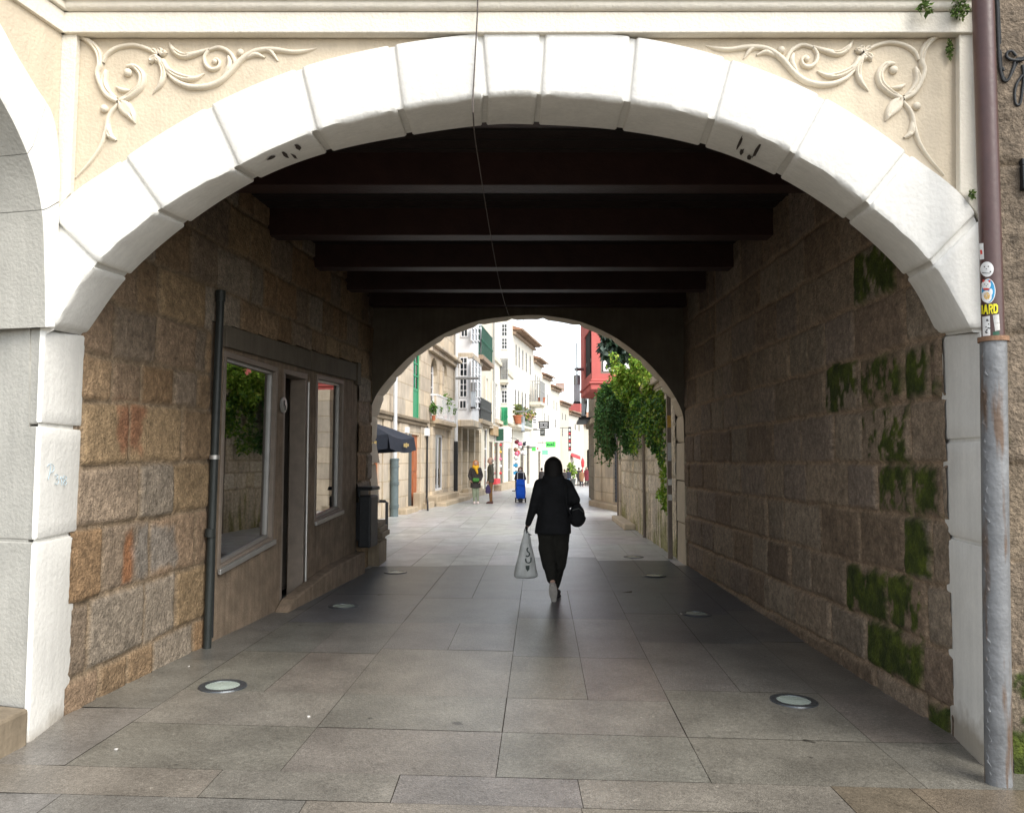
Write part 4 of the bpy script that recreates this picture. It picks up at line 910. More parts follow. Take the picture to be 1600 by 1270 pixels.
# ============================================================ the street beyond
LS = FR((-4.38, 15), (0.12, 60))
L2 = FR((-.18, 57), (3.3, 75)); L3 = FR((3.3, 75), (11.0, 105))
def building(name, label, cat, fr, s0, s1, zt, holes, mat, depth=5.0, reveal=.16, group=None, roof='tile'):
    base = fr.P(s0, 0); z0 = min(gz(base.x, base.y), gz(*fr.P(s1, 0)[:2])) - .3
    t = thing(name, label, cat, (base.x, base.y, z0 + .3), group)
    hs_ = [h for h in holes]
    ss = sorted(set([s0, s1] + [v for h in hs_ for v in h[:2]])); zs = sorted(set([z0, zt] + [v for h in hs_ for v in h[2:4]])); b = MB()
    ss = [v for v in ss if s0 <= v <= s1]; zs = [v for v in zs if z0 <= v <= zt]
    for a, c in zip(ss, ss[1:]):
        for p, q in zip(zs, zs[1:]):
            m, n = (a + c) / 2, (p + q) / 2
            if any(h[0] < m < h[1] and h[2] < n < h[3] for h in hs_): continue
            b.add([fr.P(a, p), fr.P(c, p), fr.P(c, q), fr.P(a, q)], [(0, 1, 2, 3)])
    for h in hs_:
        a, c, p, q = h[:4]; d = -(h[4] if len(h) > 4 else reveal)
        for e in (((a, p), (c, p)), ((c, p), (c, q)), ((c, q), (a, q)), ((a, q), (a, p))):
            b.add([fr.P(*e[0]), fr.P(*e[1]), fr.P(*e[1], d), fr.P(*e[0], d)], [(0, 1, 2, 3)])
    for e in (((s0, 0), (s0, -depth)), ((s0, -depth), (s1, -depth)), ((s1, -depth), (s1, 0))):
        b.add([fr.P(e[0][0], z0, e[0][1]), fr.P(e[1][0], z0, e[1][1]), fr.P(e[1][0], zt, e[1][1]), fr.P(e[0][0], zt, e[0][1])], [(0, 1, 2, 3)])
    b.add([fr.P(s0, zt), fr.P(s1, zt), fr.P(s1, zt, -depth), fr.P(s0, zt, -depth)], [(0, 1, 2, 3)])
    b.build('wall', mat, t, fr=fr)
    for h in hs_:                              # dark room behind each opening
        pass
    b = MB(); b.fbox(fr, s0 + .05, s1 - .05, z0, zt - .05, -depth + .1, -.9); b.build('interior', 'dark', t)
    return t
def fwin(root, fr, q, nx=1, ny=1, o=-.12, fm='white_paint', gm='glass_far', t=.05, m=.03, panel=0, name='window', pm=None):
    a0, a1, z0, z1 = q; b = MB(); o1 = o + .05
    zp = z0 + (z1 - z0) * panel
    b.fbox(fr, a0, a0 + t, z0, z1, o, o1); b.fbox(fr, a1 - t, a1, z0, z1, o, o1); b.fbox(fr, a0 + t, a1 - t, z1 - t, z1, o, o1 - .002); b.fbox(fr, a0 + t, a1 - t, z0, z0 + t, o, o1 - .002)
    if panel: b.fbox(fr, a0 + t, a1 - t, z0 + t, zp, o + .005, o1 - .015); b.fbox(fr, a0 + t, a1 - t, zp, zp + t, o, o1 - .003)
    lo = zp + (t if panel else t)
    for k in range(1, nx): c = a0 + (a1 - a0) * k / nx; b.fbox(fr, c - m / 2, c + m / 2, lo, z1 - t, o + .004, o1 - .006)
    for k in range(1, ny): c = lo + (z1 - lo) * k / ny; b.fbox(fr, a0 + t, a1 - t, c - m / 2, c + m / 2, o + .006, o1 - .008)
    f = b.build(name, fm, root)
    MB().fbox(fr, a0 + t * .5, a1 - t * .5, lo - t * .5, z1 - t * .5, o + .012, o + .022).build('pane', gm, f)
    return f
def balcony(root, fr, a0, a1, z, out, hgt, rm, slab_m, thick=.16, sp=.12, bw=.03, panel=False, name='balcony'):
    b = MB(); b.fbox(fr, a0 - .05, a1 + .05, z - thick, z, .0, out + .05); b.fbox(fr, a0 + .02, a1 - .02, z - thick - .1, z - thick - .002, .0, out - .1)
    s_ = b.build(name, slab_m, root, bevel=.02)
    b = MB(); o1 = out - .03
    b.fbox(fr, a0, a1, z + hgt - .05, z + hgt, o1 - .02, o1 + .02); b.fbox(fr, a0, a1, z + .06, z + .09, o1 - .015, o1 + .015)
    for e in (a0, a1 - .03): b.fbox(fr, e, e + .03, z + hgt - .05, z + hgt - .002, .0, o1 - .02); b.fbox(fr, e, e + .03, z + .06, z + .09, .0, o1 - .02)
    n = max(2, int((a1 - a0) / sp))
    for k in range(n + 1): c = a0 + (a1 - a0 - bw) * k / n; b.fbox(fr, c, c + bw, z, z + hgt - .05, o1 - .012, o1 + .012)
    m_ = max(2, int(out / sp))
    for k in range(1, m_):
        for e in (a0, a1 - .03): c = o1 * k / m_; b.fbox(fr, e, e + .03, z, z + hgt - .05, c - bw / 2, c + bw / 2)
    if panel:
        for k in range(n): c = a0 + (a1 - a0 - bw) * (k + .5) / n; b.fbox(fr, c + bw * .2, c + bw * .7, z + .1, z + hgt - .1, o1 - .006, o1 + .006); b.ball(fr.P(c + bw / 2, z + hgt * .5, o1), (.045, .045, .09), 6, 5)
    b.build('railing', rm, s_); return s_
def cut_arch(root, fr, a0, a1, zt, mat):      # round head of an opening: two corner fillers flush with the wall
    r = (a1 - a0) / 2; c = (a0 + a1) / 2; b = MB()
    L = [(a0, zt - r)] + [(c - r * math.cos(k * math.pi / 12), zt - r + r * math.sin(k * math.pi / 12)) for k in range(1, 6)] + [(c, zt), (a0, zt)]
    b.fpoly(fr, L, -.16, -.002); b.fpoly(fr, [(2 * c - x, z) for x, z in L], -.16, -.002); b.build('arch_head', mat, root)
def potted(px, py, fr, o, h, label, cols, pot=True, group=None, n=120, w_=.2):
    a, z = fr.sz(px, py, o); c = fr.P(a, z, o); t = thing('potted_plant', label, 'plant', c, group); rnd = random.Random(int(px * 7))
    if pot: MB().lathe([(.05, 0), (.065, .15), (.075, .15), (.075, .18), (.06, .18), (.055, .15), (0, .15)], c, 12).build('pot', 'pot', t, smooth=True)
    b = MB(); b.tube([c + Vector((0, 0, .12)), c + Vector((.02, 0, .2 + h * .5))], .012, 6); b.build('stem', 'bark', t)
    b = MB(); leaf_cloud(rnd, b, (c.x, c.y, c.z + .2 + h * .5), (w_, w_, h * .5), n, .10, cols, shell=.1); b.build('foliage', 'leaf', t); return t
S = lambda px, o=0, py=700: LS.sz(px, py, o)[0]
GR = [(.05, .12, .02), (.08, .17, .03), (.11, .22, .05)]

# --- house A: granite house with the green shutter
sA = S(663.5)
hA = [LS.rect(646, 548, 657, 656), LS.rect(584, 697, 592.5, 790), LS.rect(641, 679, 655, 796)]; hA[2][2] = gz(-3, 27) + .05
zL = LS.sz(640, 652)[1]
A_ = building('stone_house', 'pale granite house with green shuttered upper window and red-brown door', 'house', LS, 0, sA, 8.2, hA, 'granite')
g_ = fwin(A_, LS, hA[0], 2, 3, -.10, 'green', 'glass_far', .09, .05, .42, 'shutter')
f_ = fwin(A_, LS, hA[1], 1, 2, -.10, 'orange_wood', 'glass_far', .12, .05, .3, 'door')
b = MB(); d = hA[2]; b.fbox(LS, d[0], d[1], d[2], d[3], -.15, -.08); dd = b.build('door', 'orange_wood', A_)
b = MB()
for k in range(2):
    w2 = (d[1] - d[0]) / 2; a = d[0] + w2 * k
    for z0_, z1_ in ((.1, .45), (.5, .93)): b.fbox(LS, a + .07, a + w2 - .07, d[2] + (d[3] - d[2]) * z0_, d[2] + (d[3] - d[2]) * z1_, -.079, -.06)
b.build('door_panel', 'orange_wood', dd)
b = MB(); b.fbox(LS, 0, sA, zL - .10, zL, .002, .16); b.fbox(LS, 0, sA, zL - .22, zL - .102, .002, .10); b.build('ledge', 'granite_dark', A_, bevel=.02)
b = MB(); b.fbox(LS, S(637), S(641), .0, d[3], .002, .05); b.build('door_jamb', 'grey_dark', A_)
for x0_, x1_ in ((597, 612), (622, 636), (656, 663)): b = MB(); b.fbox(LS, S(x0_), S(x1_), -.2, zL - .23, .002, .05); b.build('pilaster', 'granite', A_, fr=LS, bevel=.01)
b = MB(); b.fbox(LS, S(618), S(638), -.2, .16, .01, .35); b.fbox(LS, S(645), S(652), -.2, .55, .01, .28); b.fbox(LS, S(649), S(662), -.2, .2, .01, .40); b.build('step', 'granite', A_, bevel=.03)
b = MB(); q = LS.rect(635, 667, 639, 676, .1); b.fbox(LS, *q, .0, .12); b.build('wall_light', 'sign_white', A_)
# blue-grey rain pipe
p = LS.P(S(617, .18), 0, .18); DPA = thing('rain_pipe', 'blue-grey cast rain pipe on the pale granite house', 'drainpipe', p)
zq = LS.sz(617, 716, .18)[1]
b = MB(); b.tube([p, LS.P(S(617, .18), zq, .18)], .115, 14)
for z in (.25, .30, .9, .95, zq - .25, zq - .05): b.tube([p + Vector((0, 0, z)), p + Vector((0, 0, z + .035))], .135, 14)
b.build('lower_pipe', 'pipe_blue', DPA, smooth=True); b = MB(); b.tube([LS.P(S(617, .18), zq, .18), LS.P(S(617, .18), 8, .18)], .06, 12); b.build('upper_pipe', 'pipe_pale', DPA, smooth=True)

# --- house B: stone house with arched windows
sB0, sB1 = sA, S(711)
hB = [LS.rect(673.5, 559, 683.5, 654), LS.rect(691, 565, 698.5, 654), LS.rect(680.5, 679, 693.5, 766)]
B_ = building('stone_house', 'ochre granite house with two arched windows over a white railed balcony', 'house', LS, sB0, sB1, 8.6, hB, 'granite')
for h in hB[:2]: cut_arch(B_, LS, h[0], h[1], h[3], 'granite'); fwin(B_, LS, [h[0], h[1], h[2], h[3]], 2, 4, -.2, 'white_paint', 'glass_far', .10, .04)
f_ = fwin(B_, LS, hB[2], 2, 1, -.12, 'white_paint', 'glass_far', .09, .06, 0, 'door')
zb = LS.sz(692, 657, .25)[1]
balcony(B_, LS, S(672), S(711, .27), zb, .27, LS.sz(692, 619, .25)[1] - zb, 'white_paint', 'granite', .16, .2, .012)
zc = LS.sz(690, 548, .2)[1]
b = MB(); b.fbox(LS, S(668), sB1 - .02, zc, zc + .14, .002, .30); b.fbox(LS, S(668), sB1 - .02, zc - .2, zc - .002, .002, .15); b.build('cornice', 'granite', B_, fr=LS, bevel=.03)
for x0_, x1_, zt_ in ((664, 668, zb), (672, 676, zb), (700, 705, zb), (686.5, 690, zc - .2)): b = MB(); b.fbox(LS, S(x0_), S(x1_), -.2 if zt_ == zb else zb, zt_ - .28, .002, .09); b.build('pilaster', 'granite', B_, fr=LS, bevel=.01)
b = MB(); b.fbox(LS, S(664), S(700), -.2, .35, .01, .45); b.fbox(LS, S(664), S(708), -.2, .14, .01, .75); b.build('step', 'granite', B_, bevel=.03)
b = MB(); b.tube([LS.P(S(667.5, .1), .25, .1), LS.P(S(667.5, .1), zb - .3, .1)], .032, 8); b.tube([LS.P(S(667.5, .1), .3, .1), LS.P(S(668.5, .5), .25, .5), LS.P(S(669, .6), .0, .6)], .032, 8)
single(b, 'rain_pipe', 'thin black drain pipe between the two granite house fronts', 'drainpipe', 'iron', smooth=True)
b = MB(); q = LS.rect(667.5, 669, 671.5, 681, .15); b.fbox(LS, *q, .01, .16); single(b, 'meter_box', 'small white box under the stone ledge beside the balcony', 'meter box', 'sign_white', bevel=.01)
potted(677.5, 657, LS, .16, .5, 'small dark potted plant at the near end of the white balcony', GR, n=90, w_=.16); potted(684.5, 657, LS, .16, .35, 'low spreading plant in the middle of the white balcony', GR, n=70, w_=.2); potted(695.5, 657, LS, .16, .95, 'tall leafy light green potted plant on the white balcony', [(.10, .22, .03), (.16, .30, .05)], n=150, w_=.28); potted(705.5, 657, LS, .16, .55, 'bushy plant at the far end of the white balcony', GR, n=90, w_=.22)
sp_ = S(712.5, .12); b = MB(); zz = LS.sz(711, 690, .12)[1]
b.tube([LS.P(sp_, zz, .12), LS.P(sp_, 8.5, .12)], .07, 10); DPB = thing('rain_pipe', 'white upper and black lower drain pipe beside the white gallery', 'drainpipe', LS.P(sp_, 0, .12)); b.build('upper_pipe', 'pipe_pale', DPB, smooth=True)
b = MB(); b.tube([LS.P(sp_, 0, .12), LS.P(sp_, zz + .02, .12)], .085, 10); b.build('lower_pipe', 'iron', DPB, smooth=True)

# --- house C: glazed white gallery over a columned shop front
sC0, sC1 = sB1, S(752)
hC = [[S(715.5), S(751), .15, LS.sz(733, 668)[1], .8]]
C_ = building('gallery_house', 'house with projecting white glazed gallery above a shadowed columned shop front', 'house', LS, sC0, sC1, 9.5, hC, 'granite')
OUTC = .62; go0 = S(714.5); go1 = S(752, OUTC)
zg0, zg1 = LS.sz(733, 654.5, OUTC)[1], LS.sz(733, 556, OUTC)[1]; zg2 = LS.sz(733, 547.5, OUTC)[1]
b = MB(); b.fbox(LS, go0 - .06, go1 + .06, zg0 - .28, zg0, .002, OUTC + .08); b.fbox(LS, go0 - .04, go1 + .04, zg1, zg2, .002, OUTC + .06); b.build('gallery_floor', 'granite', C_, fr=LS, bevel=.02)
b = MB(); b.fbox(LS, go0, go1, zg0 + .002, zg1 - .002, .002, OUTC); b.fbox(LS, go0, go1, zg2 + .002, 9.3, .002, OUTC); b.build('gallery_body', 'white_paint', C_)
SD = FR(LS.P(go0 - .003, 0, 0)[:2], LS.P(go0 - .003, 0, OUTC)[:2], 1)
if SD.n.y > 0: SD.n = -SD.n
def sider(x0, y0, x1, y1): 
    q = SD.rect(x0, y0, x1, y1); return [min(q[0], q[1]), max(q[0], q[1]), q[2], q[3]]
for q, r in ((sider(718.2, 558, 731, 588.5), 3), (sider(718, 591.5, 730.5, 621), 3), (sider(717.5, 625, 729.5, 639), 1)): fwin(C_, SD, q, 2, r, .0, 'white_paint', 'glass_far', .045, .03)
q = sider(720, 514, 731.5, 527); fwin(C_, SD, q, 2, 1, .0, 'white_paint', 'glass_far', .045, .03)
FG = lambda x0, y0, x1, y1: LS.rect(x0, y0, x1, y1, OUTC)
for x0_ in (735.5, 740.5, 745.5):
    for y0_, y1_, r in ((562, 622, 5), (627, 639, 1), (512, 534, 2)): q = FG(x0_, y0_, x0_ + 4, y1_); fwin(C_, LS, q, 1, r, OUTC + .002, 'white_paint', 'glass_far', .06, .04)
b = MB(); zcol = LS.sz(733, 668)[1]
for x in (722.5, 732, 742.5, 750):
    b = MB(); c = S(x); b.fbox(LS, c - .14, c + .14, .1, zcol - .35, -.28, -.02); b.hexa([LS.P(c - .14, zcol - .35, -.02), LS.P(c + .14, zcol - .35, -.02), LS.P(c + .14, zcol - .35, -.28), LS.P(c - .14, zcol - .35, -.28), LS.P(c - .26, zcol + .0, -.02), LS.P(c + .26, zcol, -.02), LS.P(c + .26, zcol, -.28), LS.P(c - .26, zcol, -.28)]); b.build('column', 'granite', C_, fr=LS)

b = MB(); b.fbox(LS, S(715.5), S(751), .1, zcol, -.85, -.8); b.build('shop_wall', 'granite_dark', C_)
q = LS.rect(713.5, 686, 722, 750, -.5); b = MB(); b.fbox(LS, q[0], q[1], q[2], q[3], -.56, -.5); b.build('shop_window', 'pale_green', C_)
b = MB(); b.fbox(LS, S(713), S(745), -.25, .16, .01, .55); b.fbox(LS, S(722), S(745), -.25, .32, .01, .30); b.build('step', 'granite', C_, bevel=.02)

# --- street lamps: long opal cylinders under grey sleeves
def lamp(x, ytop, ymid, ybot, Y, rad, arm_px, label, stem_top=None, bracket_y=None):
    t_, m_, b_ = at(x, ytop, Y), at(x, ymid, Y), at(x, ybot, Y); L = thing('street_lamp', label, 'street lamp', b_, 'cylinder lamps hung from the street fronts')
    MB().lathe([(rad, m_.z - b_.z), (rad, t_.z - b_.z), (rad * .3, t_.z - b_.z + .03)], b_, 16).build('sleeve', 'lamp_metal', L, smooth=True)
    MB().lathe([(rad * .9, .03), (rad * .9, m_.z - b_.z - .003)], b_, 16).build('diffuser', 'lamp_opal', L, smooth=True)
    MB().lathe([(rad * 1.1, -.03), (rad * 1.1, .028)], b_, 16).build('base_cap', 'iron', L, smooth=True)
    by = bracket_y or ytop - 8; k = at(x, by, Y); e = at(arm_px, by, Y + (.3 if arm_px < x else 1.2))
    b = MB(); b.tube([t_, k + Vector((0, 0, .9 if stem_top else .05))], .02, 8); d = (e - k).normalized(); b.tube([k - d * .25, e], .055 if stem_top else .03, 8); b.build('bracket', 'lamp_metal', L, smooth=True); return L
lamp(739.3, 598, 612, 637, 33.2, .10, 712.5, 'hanging cylinder lamp in front of the white gallery', True, 591)
lamp(817.3, 651, 660, 674, 50, .11, 806, 'small hanging cylinder lamp beside the terracotta planter', True, 643)
lamp(901.5, 587, 601, 629, 27.2, .115, 911, 'cylinder lamp nearest the salmon-red bay window corner', True, 577)
lamp(912, 619, 631, 651, 33, .10, 924, 'lower cylinder lamp below the salmon-red bay window')

# --- house D
sD0, sD1 = sC1, S(771)
hD = [LS.rect(758.5, 591, 763, 656), LS.rect(757, 668, 762, 770), LS.rect(764, 690, 770, 764)]
D_ = building('narrow_house', 'narrow cream house with green upper balcony and charcoal lower balcony', 'house', LS, sD0, sD1, 11, hD, 'render2')
fwin(D_, LS, hD[0], 2, 4); fwin(D_, LS, hD[1], 1, 3, -.1, 'white_paint', 'glass_far', .1, .05); fwin(D_, LS, hD[2], 1, 2, -.1, 'frame_brown')
zb = LS.sz(760, 657, .75)[1]; balcony(D_, LS, S(752.5, .75), S(768.5, .75), zb, .75, LS.sz(760, 625, .75)[1] - zb, 'grey_dark', 'granite', .2, .11, .05, True)
zb = LS.sz(762, 562, .8)[1]; balcony(D_, LS, S(753.5, .8), S(770, .8), zb, .8, 1.35, 'green_dark', 'eave', .22, .12, .05, True)
b = MB(); b.tube([LS.P(S(766.5), zb - .3, .1), LS.P(S(766.5), 3.2, .1)], .05, 8); b.tube([LS.P(S(755.5), zb - .3, .1), LS.P(S(755.5), 3.2, .1)], .05, 8); b.build('pipe', 'render', D_)
b = MB(); b.fbox(LS, sD0 + .05, sD1 - .05, LS.sz(760, 668)[1], LS.sz(760, 662)[1], .002, .25); b.build('ledge', 'granite', D_, fr=LS)
# --- house E
sE0, sE1 = sD1, S(803)
hE = [LS.rect(772.5, 684, 779, 762), LS.rect(781, 690, 787, 758), LS.rect(794, 700, 801, 768), LS.rect(774, 600, 777.5, 656)]
E_ = building('gallery_house', 'tall white house with two narrow glazed bays and a green balcony', 'house', LS, sE0, sE1, 12.2, hE, 'render')
for h in hE[:2]: fwin(E_, LS, h, 1, 2, -.12, 'frame_brown')
fwin(E_, LS, hE[2], 1, 2); fwin(E_, LS, hE[3], 1, 3)
OE = .42; e0 = S(783); e1 = e0 + 3.2; SE = FR(LS.P(e0 - .003, 0, 0)[:2], LS.P(e0 - .003, 0, OE)[:2], 1)
if SE.n.y > 0: SE.n = -SE.n
ze0, ze1 = LS.sz(790, 655, OE)[1], LS.sz(790, 582, OE)[1]
b = MB(); b.fbox(LS, e0, e1, ze0, ze1, .002, OE); b.fbox(LS, e0, e1, ze1 + .4, 12, .002, OE); b.build('bay', 'render', E_); b = MB(); b.fbox(LS, e0 - .1, e1, ze1 + .002, ze1 + .398, .002, OE + .1); b.fbox(LS, e0 - .1, e1, ze0 - .2, ze0 - .002, .002, OE + .06); b.build('bay_cornice', 'render2', E_, bevel=.03)
def ser(x0, y0, x1, y1): 
    q = SE.rect(x0, y0, x1, y1); return [.012, OE - .012, q[2], q[3]]
for q in ((783.5, 587, 793, 607), (783.5, 609.5, 793, 630)): fwin(E_, SE, ser(*q), 2, 3, .0, 'white_paint', 'glass_far', .05, .035)
fwin(E_, SE, ser(783, 506, 793, 526), 2, 3, .0, 'white_paint', 'glass_far', .05, .035); fwin(E_, SE, ser(783, 528, 793, 546), 2, 3, .0, 'white_paint', 'glass_far', .05, .035)
zb = LS.sz(788, 657, .95)[1]; balcony(E_, LS, e0 - .5, e0 - .02, zb, .44, 1.15, 'green', 'render2', .2, .09, .06, True)
zb = LS.sz(788, 576, .95)[1]; balcony(E_, LS, e0 - .6, e0 - .02, zb, .46, 1.35, 'grey_mid', 'render2', .2, .09, .05, True)
q = LS.rect(771, 668, 792, 682, .25); b = MB(); b.fbox(LS, *q, .05, .25); SB = single(b, 'shop_sign', 'faded brown board sign above a dark shop entrance', 'sign', 'board', bevel=.01)
b = MB(); b.tube([LS.P(S(771.5, .1), 3, .1), LS.P(S(771.5, .1), 11.5, .1)], .05, 8); b.build('pipe', 'grey_mid', E_); b = MB(); b.fbox(LS, sE0 + .05, sE1 - .05, LS.sz(785, 665)[1], LS.sz(785, 660)[1], .002, .2); b.build('ledge', 'granite', E_, fr=LS); b = MB(); b.fbox(LS, sE0 + .05, sE1 - .05, LS.sz(785, 576)[1], LS.sz(785, 571)[1], .002, .12); b.build('ledge', 'render2', E_)
b = MB(); b.fbox(LS, S(771.5), S(800), -.5, LS.sz(785, 757, .4)[1], .01, .45); b.build('step', 'granite', E_)
rnd = random.Random(9)
for k, c in enumerate(('red', 'sticker_ochre', 'pink', 'sticker_white', 'red')):
    p = LS.P(S(780.5), LS.sz(781, 695 + k * 11)[1], .06); b = MB(); b.ball(p, .09); b.tube([p, p + Vector((0, 0, .25))], .01, 5)
    single(b, 'souvenir', ['red bauble topmost at the dark shop door', 'ochre bauble second from top at the dark shop door', 'pink bauble in the middle at the dark shop door', 'white bauble fourth from top at the dark shop door', 'red bauble lowest at the dark shop door'][k], 'souvenir', c, 'trinkets hanging at the shop door', smooth=True)
q = LS.rect(776, 748, 782, 756, .4); b = MB(); b.fbox(LS, q[0], q[1], q[2], q[3], .05, .4); single(b, 'crate', 'small red crate on the step of the dark shop', 'crate', 'red', bevel=.02)
# air conditioner cabinet, toys
q = LS.rect(796, 669, 806, 692, .9); c = LS.P(S(794, .2), 0); 
AC = thing('air_conditioner', 'white wall-hung cabinet with dark green front over the toy display', 'air conditioner', LS.P(q[0], q[2], .1))
b = MB(); b.fbox(LS, q[0], q[0] + .8, q[2], q[3], .02, .95); b.build('casing', 'sign_white', AC, bevel=.02)
SA = FR(LS.P(q[0] - .004, 0, 0)[:2], LS.P(q[0] - .004, 0, 1)[:2], 1); SA.n = -SA.n if SA.n.y > 0 else SA.n
b = MB(); b.fbox(SA, .12, .55, q[2] + .1, q[3] - .1, .0, .02); b.build('grille', 'green_dark', AC)

# --- houses F to K, brightly lit and stepping down the hill
T = lambda px, fr, o=0: fr.sz(px, 700, o)[0]
def plain_house(name, label, fr, s0, s1, zt, wins, mat, eave=.9, fm='render2', doors=(), wood='eave'):
    hs_ = list(wins) + list(doors); h = building(name, label, 'house', fr, s0, s1, zt, hs_, mat, 7)
    for q in wins: fwin(h, fr, q, 1, 3, -.055, 'grey_mid', 'glass_far', .08, .04)
    for q in doors: fwin(h, fr, q, 1, 2, -.14, 'frame_brown', 'glass_far', .08, .05, .2, 'door')
    b = MB(); b.poly([fr.P(s0, zt, eave), fr.P(s0, zt + .07, eave), fr.P(s0, zt + 1.3, -3.5), fr.P(s0, zt + .9, -7.5), fr.P(s0, zt + .001, -7.5), fr.P(s0, zt + .001, -.2), ], tuple(fr.P(s1 - .02, 0) - fr.P(s0, 0))); b.build('roof', 'tile', h)
    b = MB(); n = int((s1 - s0) / .7)
    for k in range(n): c = s0 + .2 + k * .7; b.fbox(fr, c, c + .1, zt - .14, zt - .002, .002, eave - .08)
    b.fbox(fr, s0, s1 - .02, zt - .05, zt + .06, eave + .002, eave + .08); b.fbox(fr, s0, s1 - .02, zt - .32, zt - .16, .002, .22); b.build('eave', wood, h); return h
sF0, sF1 = T(801, L2), T(834, L2)
wF = [L2.rect(x - .9, a, x + .9, c) for x, a, c in ((806.5, 538, 572), (811.3, 542, 575), (817, 547, 579), (822.3, 551, 582), (828.5, 556, 586))] + [L2.rect(x - .9, a, x + .9, c) for x, a, c in ((805.5, 608, 641), (810.5, 610, 642), (816, 612, 643), (821, 614, 644), (828, 616, 645))]
dF = [L2.rect(805, 700, 810, 762), L2.rect(813, 696, 819, 760), L2.rect(823, 696, 828, 756)]
F_ = plain_house('long_house', 'long white house with two rows of narrow windows under a deep brown eave', L2, sF0, sF1, L2.sz(806, 519)[1] , wF, 'render', .7, doors=dF)
q = L2.rect(806, 645, 832, 652, .7)
zb = L2.sz(815, 664, .8)[1]; balcony(F_, L2, T(807, L2, .8), T(832, L2, .8), zb, .8, 1.3, 'green_dark', 'render2', .2, .3, .05)
b = MB(); rnd = random.Random(2)
for k in range(6): c = L2.P(T(820 + k * 2.3, L2, .85), zb + .5 + rnd.random() * .6, .85); leaf_cloud(rnd, b, c, (.35, .3, .3), 70, .14, [(.10, .16, .03), (.4, .34, .05), (.55, .3, .3), (.08, .13, .03)], shell=.1)
tag(b.build('balcony_flowers', 'leaf'), 'flowering plants trailing along the green balcony of the long white house', 'plants', None, 'stuff')
PT = L2.P(T(809.5, L2, .9), zb, .9); pt = thing('planter', 'round terracotta planter with a leafy shrub on the white house balcony', 'planter', PT)
MB().lathe([(.22, 0), (.34, .5), (.37, .5), (.37, .58), (.3, .58), (0, .52)], PT, 16).build('pot', 'pot', pt, smooth=True); b = MB(); leaf_cloud(rnd, b, (PT.x, PT.y, PT.z + .95), (.35, .35, .45), 200, .15, [(.16, .18, .04), (.10, .13, .03)], shell=.1); b.build('shrub', 'leaf', pt)
def signbox(fr, px, o0, o1, label, mat, name='shop_sign', marks=None, mm='sign_white', cat='sign'):
    """projecting sign: a thin board square to the wall, facing down the street"""
    x0_, y0_, x1_, y1_ = px; m = (x0_ + x1_) / 2
    a, zt_ = fr.sz(m, y0_, (o0 + o1) / 2); _, zb_ = fr.sz(m, y1_, (o0 + o1) / 2)
    f2 = FR(fr.P(a, 0, 0)[:2], fr.P(a, 0, 1)[:2], 1); f2.n = -f2.n if f2.n.y > 0 else f2.n
    l = f2.sz(x0_, 700)[0]; r = f2.sz(x1_, 700)[0]; l, r = min(l, r), max(l, r)
    t = thing(name, label, cat, f2.P((l + r) / 2, zb_)); b = MB(); b.fbox(f2, l, r, zb_, zt_, -.05, .05); b.build('board', mat, t, bevel=.01)
    b = MB(); b.fbox(f2, min(l, -.1), l, zt_ - .1, zt_ - .05, -.02, .02); b.build('bracket', 'iron', t)
    if marks:
        for mk_ in marks:
            u0, u1, v0, v1 = mk_[:4]; b = MB(); b.fbox(f2, l + (r - l) * u0, l + (r - l) * u1, zb_ + (zt_ - zb_) * v0, zb_ + (zt_ - zb_) * v1, .052, .06); b.build('lettering', mk_[4] if len(mk_) > 4 else mm, t)
    return t
signbox(L2, (831.5, 643, 840, 663), .3, .9, 'white banner with slanting blue-black writing by the flowered balcony', 'sign_white', 'banner', [(.2 + .0 * k, .8, .12 + k * .2, .2 + k * .2, 'navy_coat') for k in range(4)], cat='banner')
signbox(L2, (842, 658, 858, 669.5), .6, 1.8, 'black board sign with lines of white lettering', 'sign_black', marks=[(.10, .88, .72, .80), (.10, .40, .47, .54), (.52, .90, .47, .54), (.10, .84, .18, .26)])
signbox(L2, (844, 670, 851.5, 681), .6, 1.4, 'small charcoal sign under the black board', 'grey_dark', marks=[(.15, .85, .6, .66), (.15, .7, .4, .46)])
signbox(L2, (839.5, 669, 843.5, 683), .3, .6, 'plain white sign beside the charcoal sign', 'sign_white')
signbox(L2, (831, 698, 837, 704.5), .2, .8, 'green cross-street shop sign above the glazed door', 'sign_green'); signbox(L2, (837.5, 697, 847, 704), .8, 1.6, 'white shop sign with a red mark right of the green one', 'sign_white', marks=[(.2, .4, .3, .7, 'red')])
signbox(L3, (853, 690, 868, 698.5), .8, 2.2, 'bright lime green shop sign with dark script', 'sign_green', marks=[(.12, .3, .3, .62, 'green_dark'), (.34, .5, .3, .5, 'green_dark'), (.54, .66, .3, .62, 'green_dark'), (.7, .86, .3, .5, 'green_dark'), (.78, .86, .66, .95, 'green_dark')])
signbox(L3, (847, 703, 856, 710), .1, .8, 'mint green awning board below the lime sign', 'mint')
signbox(L3, (888, 667, 892.5, 704.5), .8, 1.2, 'tall vertical black sign with red and white letters', 'sign_black', marks=[(.2, .8, .06 + k * .155, .15 + k * .155, 'sign_white' if k % 2 else 'red') for k in range(6)])
